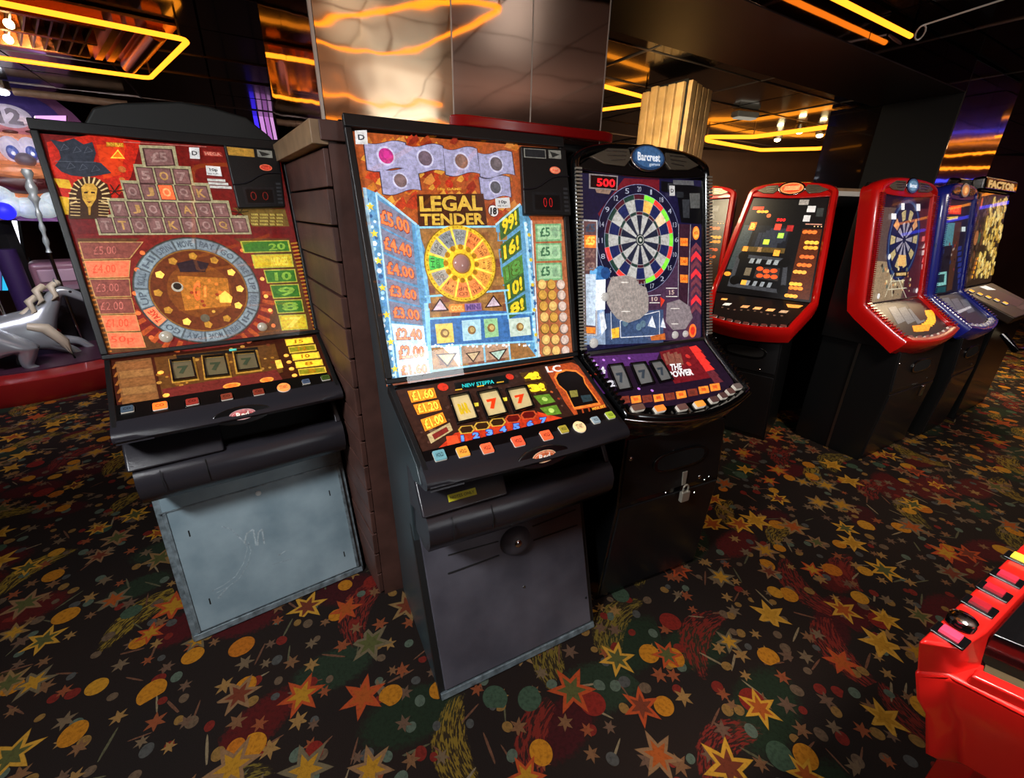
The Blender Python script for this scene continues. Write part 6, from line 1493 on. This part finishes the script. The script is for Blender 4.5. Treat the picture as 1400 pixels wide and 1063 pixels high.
c = at(1318, 844, .95); b = MB(); b.lathe(V3(c, .934), [(.017, 0), (.017, .010), (.015, .013)], 24); t = b.build('knob_base', M['black_gloss'], root, smooth=40)
b = MB(); b.lathe(V3(c, .947), [(.0165, 0), (.0165, .003), (.012, .006), (.002, .007)], 24); b.build('chrome_knob', M['chrome'], root, smooth=40)
for (dx, dy) in ((.36, .15), (.82, .02), (.9, .5)):
    c = Vector((.74+dx, .47+dy, 0)); b = MB(); b.loft([[V3(c+Vector((sx*.03, sy*.03, 0)), 0) for sx, sy in ((-1, -1), (1, -1), (1, 1), (-1, 1))], [V3(c+Vector((sx*.032, sy*.032, 0)), .65) for sx, sy in ((-1, -1), (1, -1), (1, 1), (-1, 1))]]); b.build('leg', M['red_dark'], root, bevel=.004)

# ------------------------------------------------------------------ carousel, upper left
CC = Vector((-4.9, 4.3, 0))
root = thing('carousel', 'small carousel with a red round deck at the left edge', 'carousel', CC)
b = MB(); b.lathe((0, 0, 0), [(1.50, .0), (1.52, .05), (1.52, .19), (1.47, .21)], 64); b.build('deck', mat('dull_red_deck', (150, 30, 28), .3, coat=.3), root, smooth=50)
b = MB(); b.lathe((0, 0, .21), [(1.30, 0), (1.30, .012)], 48); b.build('deck_top', mat('plum_deck_top', (70, 40, 56), .35), root)
b = MB(); b.lathe((0, 0, .2), [(.2, 0), (.2, .1), (.08, .14), (.08, .9)], 24); b.build('centre_drum', mat('violet_drum', (60, 40, 90), .4), root, smooth=50)
HS = mat('silver_horse_paint', (176, 184, 186), .25, metal=.55)
HG = mat('cream_mane_paint', (196, 186, 160), .35)
def horse(name, label, chest, head_dir, bodycol):
    t = thing(name, label, 'carousel horse', (chest.x, chest.y, 0), math.atan2(head_dir.y, head_dir.x), 'carousel horses')
    zc = chest.z
    # skeleton, x forward
    J = {'hip': (-.62, 0, zc+.02, .135), 'belly': (-.34, 0, zc-.02, .145), 'sh': (-.08, 0, zc+.02, .135), 'nk': (.06, 0, zc+.16, .085), 'nk2': (.14, 0, zc+.29, .062), 'poll': (.20, 0, zc+.36, .055), 'face': (.32, 0, zc+.28, .042), 'muz': (.42, 0, zc+.20, .030),
         'f1': (.02, .07, zc-.10, .062), 'f2': (.20, .075, zc-.14, .040), 'f3': (.32, .075, zc-.30, .026), 'f4': (.40, .075, zc-.37, .028),
         'g1': (.02, -.07, zc-.10, .062), 'g2': (.16, -.075, zc-.20, .040), 'g3': (.24, -.075, zc-.36, .026), 'g4': (.33, -.075, zc-.43, .028),
         'h1': (-.70, .08, zc-.10, .075), 'h2': (-.66, .085, zc-.24, .042), 'h3': (-.82, .085, zc-.34, .027), 'h4': (-.90, .085, zc-.44, .028),
         'i1': (-.70, -.08, zc-.10, .075), 'i2': (-.60, -.085, zc-.26, .042), 'i3': (-.74, -.085, zc-.38, .027), 'i4': (-.80, -.085, zc-.46, .028)}
    E_ = [('belly', 'hip'), ('belly', 'sh'), ('sh', 'nk'), ('nk', 'nk2'), ('nk2', 'poll'), ('poll', 'face'), ('face', 'muz'), ('sh', 'f1'), ('f1', 'f2'), ('f2', 'f3'), ('f3', 'f4'), ('sh', 'g1'), ('g1', 'g2'), ('g2', 'g3'), ('g3', 'g4'),
          ('hip', 'h1'), ('h1', 'h2'), ('h2', 'h3'), ('h3', 'h4'), ('hip', 'i1'), ('i1', 'i2'), ('i2', 'i3'), ('i3', 'i4')]
    ks = list(J); me = bpy.data.meshes.new('body'); me.from_pydata([J[k][:3] for k in ks], [(ks.index(p), ks.index(q)) for p, q in E_], [])
    me.materials.append(bodycol); o = bpy.data.objects.new('body', me); sc.collection.objects.link(o); o.parent = t
    sk = o.modifiers.new('skin', 'SKIN'); 
    if not me.skin_vertices: me.attributes.new('s', 'FLOAT', 'POINT')
    for i, k in enumerate(ks):
        v = me.skin_vertices[0].data[i]; v.radius = (J[k][3], J[k][3]); v.use_root = (k == 'belly')
    sk.use_smooth_shade = True
    ss = o.modifiers.new('sub', 'SUBSURF'); ss.levels = 2; ss.render_levels = 2
    def part(nm, mb, mt, **kw): return mb.build(nm, mt, t, **kw)
    for s in (-1, 1):
        b = MB(); b.loft([[(.17, s*.02, zc+.40), (.20, s*.045, zc+.40), (.19, s*.02, zc+.38)], [(.185, s*.034, zc+.46), (.187, s*.036, zc+.46), (.186, s*.034, zc+.459)]]); part('ear', b, bodycol)
        b = MB(); b.ell((.265, s*.040, zc+.335), (.012, .008, .012), 10, 6); part('eye', b, M['black_gloss'], smooth=60)
    b = MB()
    pts = [(.20, 0, zc+.42), (.10, 0, zc+.39), (.03, 0, zc+.30), (-.03, 0, zc+.20), (-.08, 0, zc+.14)]
    for s in range(5):
        x, y, z_ = pts[s]; b.tube([(x, 0, z_), (x-.05, .04, z_-.03), (x-.03, .075, z_-.11), (x-.07, .06, z_-.15)], [.030, .028, .02, .006], 8); b.tube([(x, 0, z_), (x-.05, -.04, z_-.03), (x-.03, -.075, z_-.11), (x-.07, -.06, z_-.15)], [.030, .028, .02, .006], 8)
    part('mane', b, HG, smooth=60)
    b = MB(); b.tube([(-.74, 0, zc+.08), (-.84, 0, zc+.05), (-.92, 0, zc-.08), (-.95, 0, zc-.24)], [.03, .045, .04, .008], 8); part('tail', b, HG, smooth=60)
    b = MB(); b.ell((-.34, 0, zc+.10), (.17, .13, .06), 16, 8); part('saddle', b, M['red_dark'], smooth=60)
    b = MB(); b.tube([(.05, -.10, zc+.02), (.10, 0, zc-.02), (.05, .10, zc+.02), (-.2, .145, zc+.02)], .012, 8); part('breast_strap', b, M['red_dark'], smooth=60)
    for l in ('f4', 'g4', 'h4', 'i4'):
        x, y, z_ = J[l][:3]; b = MB(); b.lathe((x+.01, y, z_-.035), [(.036, 0), (.026, .04)], 12); part('hoof', b, M['black_gloss'], smooth=50)
    b = MB(); b.tube([(-.20, 0, .21), (-.20, 0, zc-.1), (-.20, 0, zc+.2), (-.20, 0, 2.1)], .016, 10); part('pole', b, M['chrome'], smooth=60)
    return t
hd = Vector((.75, .66, 0)).normalized()
def onp(px, py, p0, n):
    r = ray(px, py); t = (Vector(p0)-EYE).dot(n)/r.dot(n); return EYE+r*t
nn = Vector((hd.y, -hd.x, 0))
horse('carousel_horse', 'silver carousel horse with head in view, the farther one', onp(60, 452, (-4.0, 4.1, 0), nn), hd, HS)
horse('carousel_horse', 'silver carousel horse with only its hindquarters and curled tail in view, the nearer one', onp(14, 462, (-3.75, 3.85, 0), nn)-hd*.62, -hd, HS)
# clown face board on the carousel drum
cn = Vector((.74, -.67, 0)).normalized(); cx_ = Vector((-cn.y, cn.x, 0)); cx_ = cx_ if cx_.x > 0 else -cx_
fc = onp(20, 216, (-4.62, 4.75, 0), cn)
root = thing('clown_board', 'big smiling painted clown face board behind the carousel horses', 'clown sign', (fc.x, fc.y, 0), 0)
def cpt(px, py, h=0.0): p = onp(px, py, fc, cn)+cn*h; return p-Vector((fc.x, fc.y, 0))
def disc(px, py, rx, ry, h, col, gl=.15, name='face', dome_=.02):
    """low relief ellipse, radii in metres"""
    c = cpt(px, py, 0); b = MB(); rings = []
    for f_, hh in ((1, 0), (1, h*.6), (.93, h*.85), (.6, h+dome_*.8), (.2, h+dome_), (.02, h+dome_)):
        rings.append([c+cx_*rx*f_*math.cos(6.283*k/28)+Vector((0, 0, 1))*ry*f_*math.sin(6.283*k/28)+cn*hh for k in range(28)])
    b.loft(rings, col=(*lin(col), gl)); return b.build(name, M['relief'], root, smooth=50)
disc(22, 205, .62, .60, .02, (120, 70, 110), .12, 'backboard')
disc(22, 214, .46, .46, .05, (206, 120, 80), .22, 'face', .04)
disc(20, 252, .42, .30, .06, (214, 130, 80), .22, 'jaw', .05)
disc(30, 250, .25, .10, .17, (74, 24, 26), .12, 'mouth', .01)
disc(27, 236, .25, .065, .20, (226, 140, 90), .25, 'upper_lip', .03)
disc(8, 243, .10, .10, .11, (230, 140, 96), .25, 'cheek', .05); disc(52, 243, .09, .09, .11, (230, 140, 96), .25, 'cheek', .05)
for x, y in ((16, 205), (42, 206)):
    disc(x, y, .105, .135, .085, (60, 50, 110), .15, 'eye_rim'); disc(x, y, .088, .115, .11, (214, 206, 226), .35, 'eye'); disc(x+1, y+4, .05, .07, .135, (70, 90, 170), .3, 'iris'); disc(x+2, y+6, .018, .022, .16, (240, 240, 250), .6, 'glint')
disc(34, 219, .075, .06, .17, (120, 110, 120), .15, 'nose', .06)
for x, y in ((14, 181), (44, 182)): disc(x, y, .07, .02, .09, (90, 40, 36), .1, 'eyebrow')
disc(20, 172, .44, .10, .08, (200, 120, 130), .2, 'hat_brim'); disc(16, 160, .34, .22, .05, (70, 56, 120), .2, 'hat', .04); disc(13, 161, .155, .105, .11, (206, 196, 214), .4, 'hat_badge')
disc(32, 167, .05, .045, .11, (220, 200, 210), .35, 'hat_button', .03)
v, f_ = glyphs('12', .05); c = cpt(12, 161, .142); b = MB(); b.add([c+cx_*((x-.5)*.16)+Vector((0, 0, 1))*((y-.5)*.13) for x, y in v], f_, (*lin((70, 50, 90)), .1)); b.build('hat_number', M['relief'], root, closed=False)
for x, y in ((-14, 276), (14, 281), (38, 284), (60, 284), (-4, 264), (76, 276)): disc(x, y, .12, .10, .13, (206, 222, 226), .4, 'ruff', .07)
b = MB(); q = [cpt(-30, 292, .05), cpt(90, 296, .05), cpt(90, 303, .05), cpt(-30, 300, .05)]; b.loft([q, [p+cn*.05 for p in q]]); b.build('rim_strip', M['violet'] if 'violet' in M else mat('violet_trim', (140, 90, 150), .4), root, bevel=.004)
b = MB(); p = cpt(0, 300, -.05); b.box((p.x-.05, p.y-.05, 0), (p.x+.05, p.y+.05, p.z)); b.build('post', M['black_matt'], root)
# barley-twist pole crossing the clown
p0, p1 = onp(36, 231, (-4.25, 4.25, 0), cn), onp(67, 345, (-4.25, 4.25, 0), cn)
t = thing('barley_twist_pole', 'pale twisted ride pole slanting across the clown face', 'pole', (p1.x, p1.y, 0))
bs = Vector((p1.x, p1.y, 0)); b = MB(); K = 24; P = [p0.lerp(p1, k/K)-bs for k in range(K+1)]
b.tube(P, [.030*(1+.35*math.sin(k*1.6))*(1.3 if 5 < k < 9 else (1 if k < 9 else .6)) for k in range(K+1)], 10); b.build('twisted_rod', mat('pale_grey_pole', (170, 182, 180), .3, metal=.3), t, smooth=60)
b = MB(); b.tube([p1-bs, Vector((0, 0, .22))], .014, 8); b.build('lower_rod', M['chrome'], t, smooth=60)

# ------------------------------------------------------------------ glowing rides and signs far left
def lamp_box(px0, py0, px1, py1, dist, col, st, label, name='lit_panel', cat='lit sign', th=.05, parts=None, slant=0):
    n = Vector((ray((px0+px1)/2, 300).x, ray((px0+px1)/2, 300).y, 0)).normalized(); o = Vector((0, 0, 0))+n*dist
    r = Vector((n.y, -n.x, 0)); c = onp((px0+px1)/2, (py0+py1)/2, o, n)
    t = thing(name, label, cat, (c.x, c.y, 0)); b0 = Vector((c.x, c.y, 0))
    q = [onp(px0+slant, py0, o, n), onp(px1+slant, py0, o, n), onp(px1, py1, o, n), onp(px0, py1, o, n)]
    b = MB(); b.loft([[p-b0 for p in q], [p-b0+n*th for p in q]]); b.build('case', M['black_gloss'], t, bevel=.004)
    for k, (fx0, fx1, c_, s_) in enumerate(parts or [(0.04, .96, col, st)]):
        L_ = lambda fx, fy: q[0].lerp(q[1], fx).lerp(q[3].lerp(q[2], fx), fy)-b0-n*.004
        b = MB(); qq = [L_(fx0, .03), L_(fx1, .03), L_(fx1, .97), L_(fx0, .97)]; b.loft([qq, [p-n*.01 for p in qq]]); b.build('light_bar', emit('glow_%s' % '_'.join(map(str, c_)), c_, s_), t)
    zz = min(p.z for p in q)
    b = MB(); b.box((-.007, .01, 0), (.007, .024, zz)); b.build('stand', M['black_matt'], t); return t
lamp_box(352, 152, 380, 192, 6.4, (190, 90, 200), 1.0, 'pink and blue striped light column seen past the right shoulder of the pyramid machine', parts=[(.02, .22, (60, 40, 230), 1.6), (.3, .5, (220, 150, 230), .9), (.56, .76, (200, 120, 210), .8), (.82, .98, (226, 160, 226), .9)], slant=-8)
lamp_box(292, 143, 348, 160, 6.6, (90, 60, 200), .8, 'blue-violet lit sign above the right end of the pyramid machine', parts=[(.02, .25, (90, 60, 200), .5), (.3, .62, (150, 80, 180), .5), (.66, .98, (60, 50, 240), 1.4)])
lamp_box(46, 158, 92, 168, 6.0, (220, 150, 240), 1.6, 'short bright lilac tube left of the pyramid machine top')
lamp_box(18, 298, 36, 352, 7.5, (235, 235, 245), 2.2, 'slanted white tube light below the clown', parts=[(.3, .7, (235, 235, 250), 2.5)], slant=-8)
r_ = root
root = bpy.data.objects['clown_board']; c = cpt(6, 288, .30); b = MB(); b.ell(c, (.075, .075, .075), 14, 10); ids(b.build('blue_bulb', emit('blue_bulb_glow', (40, 40, 255), 1.5), root, smooth=60), 'glowing blue bulb'); root = r_
lamp_box(-8, 350, 12, 398, 7.0, (40, 170, 220), 1.2, 'cyan lit panel at the left edge', parts=[(.05, .5, (120, 110, 190), .5), (.55, .95, (40, 180, 230), 1.2)])
# pale pink ride cab and dark plinths between horse and machine
c = onp(82, 372, (-4.6, 5.0, 0), cn); t = thing('ride_cab', 'small pink ride cab behind the farther carousel horse', 'ride', (c.x, c.y, 0), .75)
b = MB(); b.box((-.22, -.15, .2), (.22, .25, c.z+.12)); b.build('body', mat('dusky_pink_shell', (150, 108, 124), .3, coat=.3), t, bevel=.05)
b = MB(); b.box((-.16, -.17, c.z-.08), (.16, -.14, c.z+.05)); b.build('windscreen', mat('lilac_panel', (190, 160, 176), .2), t, bevel=.02)
b = MB(); b.box((-.26, -.2, 0), (.26, .3, .22)); b.build('base', M['black_matt'], t, bevel=.02)
c = onp(100, 405, (-4.2, 4.6, 0), cn); t = thing('plinth', 'dark grey box beside the farther horse head', 'plinth', (c.x, c.y, 0), .75)
b = MB(); b.box((-.2, -.15, 0), (.25, .2, c.z+.05)); b.build('box', M['dark_plastic'], t, bevel=.01); b = MB(); b.box((-.22, -.17, c.z+.05), (.27, .22, c.z+.09)); b.build('lid', M['black_gloss'], t, bevel=.01)
# long pale pipe under the ceiling, left
b = MB(); b.tube([onz(18, 125, 2.40), onz(100, 134, 2.40), onz(175, 143, 2.40)], .03, 10); ids(b.build('ceiling_pipe', M['wood_light'], smooth=60), 'long pale pipe under the ceiling above the clown', 'pipe')
c = onz(2, 122, 2.40); t = thing('ceiling_spotlight', 'bright white spotlight at the left edge near the ceiling', 'spotlight', c); b = MB(); b.lathe((0, 0, 0), [(.06, .06), (.06, 0), (.04, -.01)], 16); b.build('housing', M['steel'], t); b = MB(); b.ell((0, 0, -.02), (.045, .045, .025), 12, 8); b.build('bulb', emit('cool_bulb', (235, 240, 255), 8), t, smooth=60)

# rounded hood behind the pyramid machine
root = bpy.data.objects['fruit_machine']
Fb = Face(root, (.508, 1.9), (.508, 1.2))
pts = [Fb.uv(*p) for p in ((100, 178), (114, 168), (126, 146), (160, 140), (246, 138), (286, 145), (337, 160), (369, 186), (383, 203), (370, 230), (110, 230))]
quad_box(Fb, pts, -.16, -.001, 'rear_hood', mat('matt_black_hood', (24, 26, 25), .6), root, bevel=.01)
# white box on top of the back of the right-hand group
c = onp(1148, 262, (2.7, 3.42, 0), Vector((0, 1, 0))); print('papers', c)
t = thing('paper_stack', 'small pale stack of papers on the cabinets between the two red machines', 'papers', (c.x, c.y, c.z-.03), .2)
b = MB(); b.box((-.13, -.07, 0), (.13, .07, .03)); b.build('lower_sheets', M['white'], t); b = MB(); b.box((-.10, -.06, .03), (.12, .07, .05)); b.build('upper_sheets', M['wood_light'], t)
t2 = thing('back_cabinet', 'plain black cabinet under the papers between the two red machines', 'cabinet', (c.x, c.y, 0), .2)
b = MB(); b.box((-.15, -.09, 0), (.15, .12, c.z-.032)); b.build('carcass', M['black_lacquer'], t2, bevel=.005); b = MB(); b.box((-.13, -.10, .1), (.13, -.09, c.z-.1)); b.build('panel', M['black_gloss'], t2, bevel=.003)
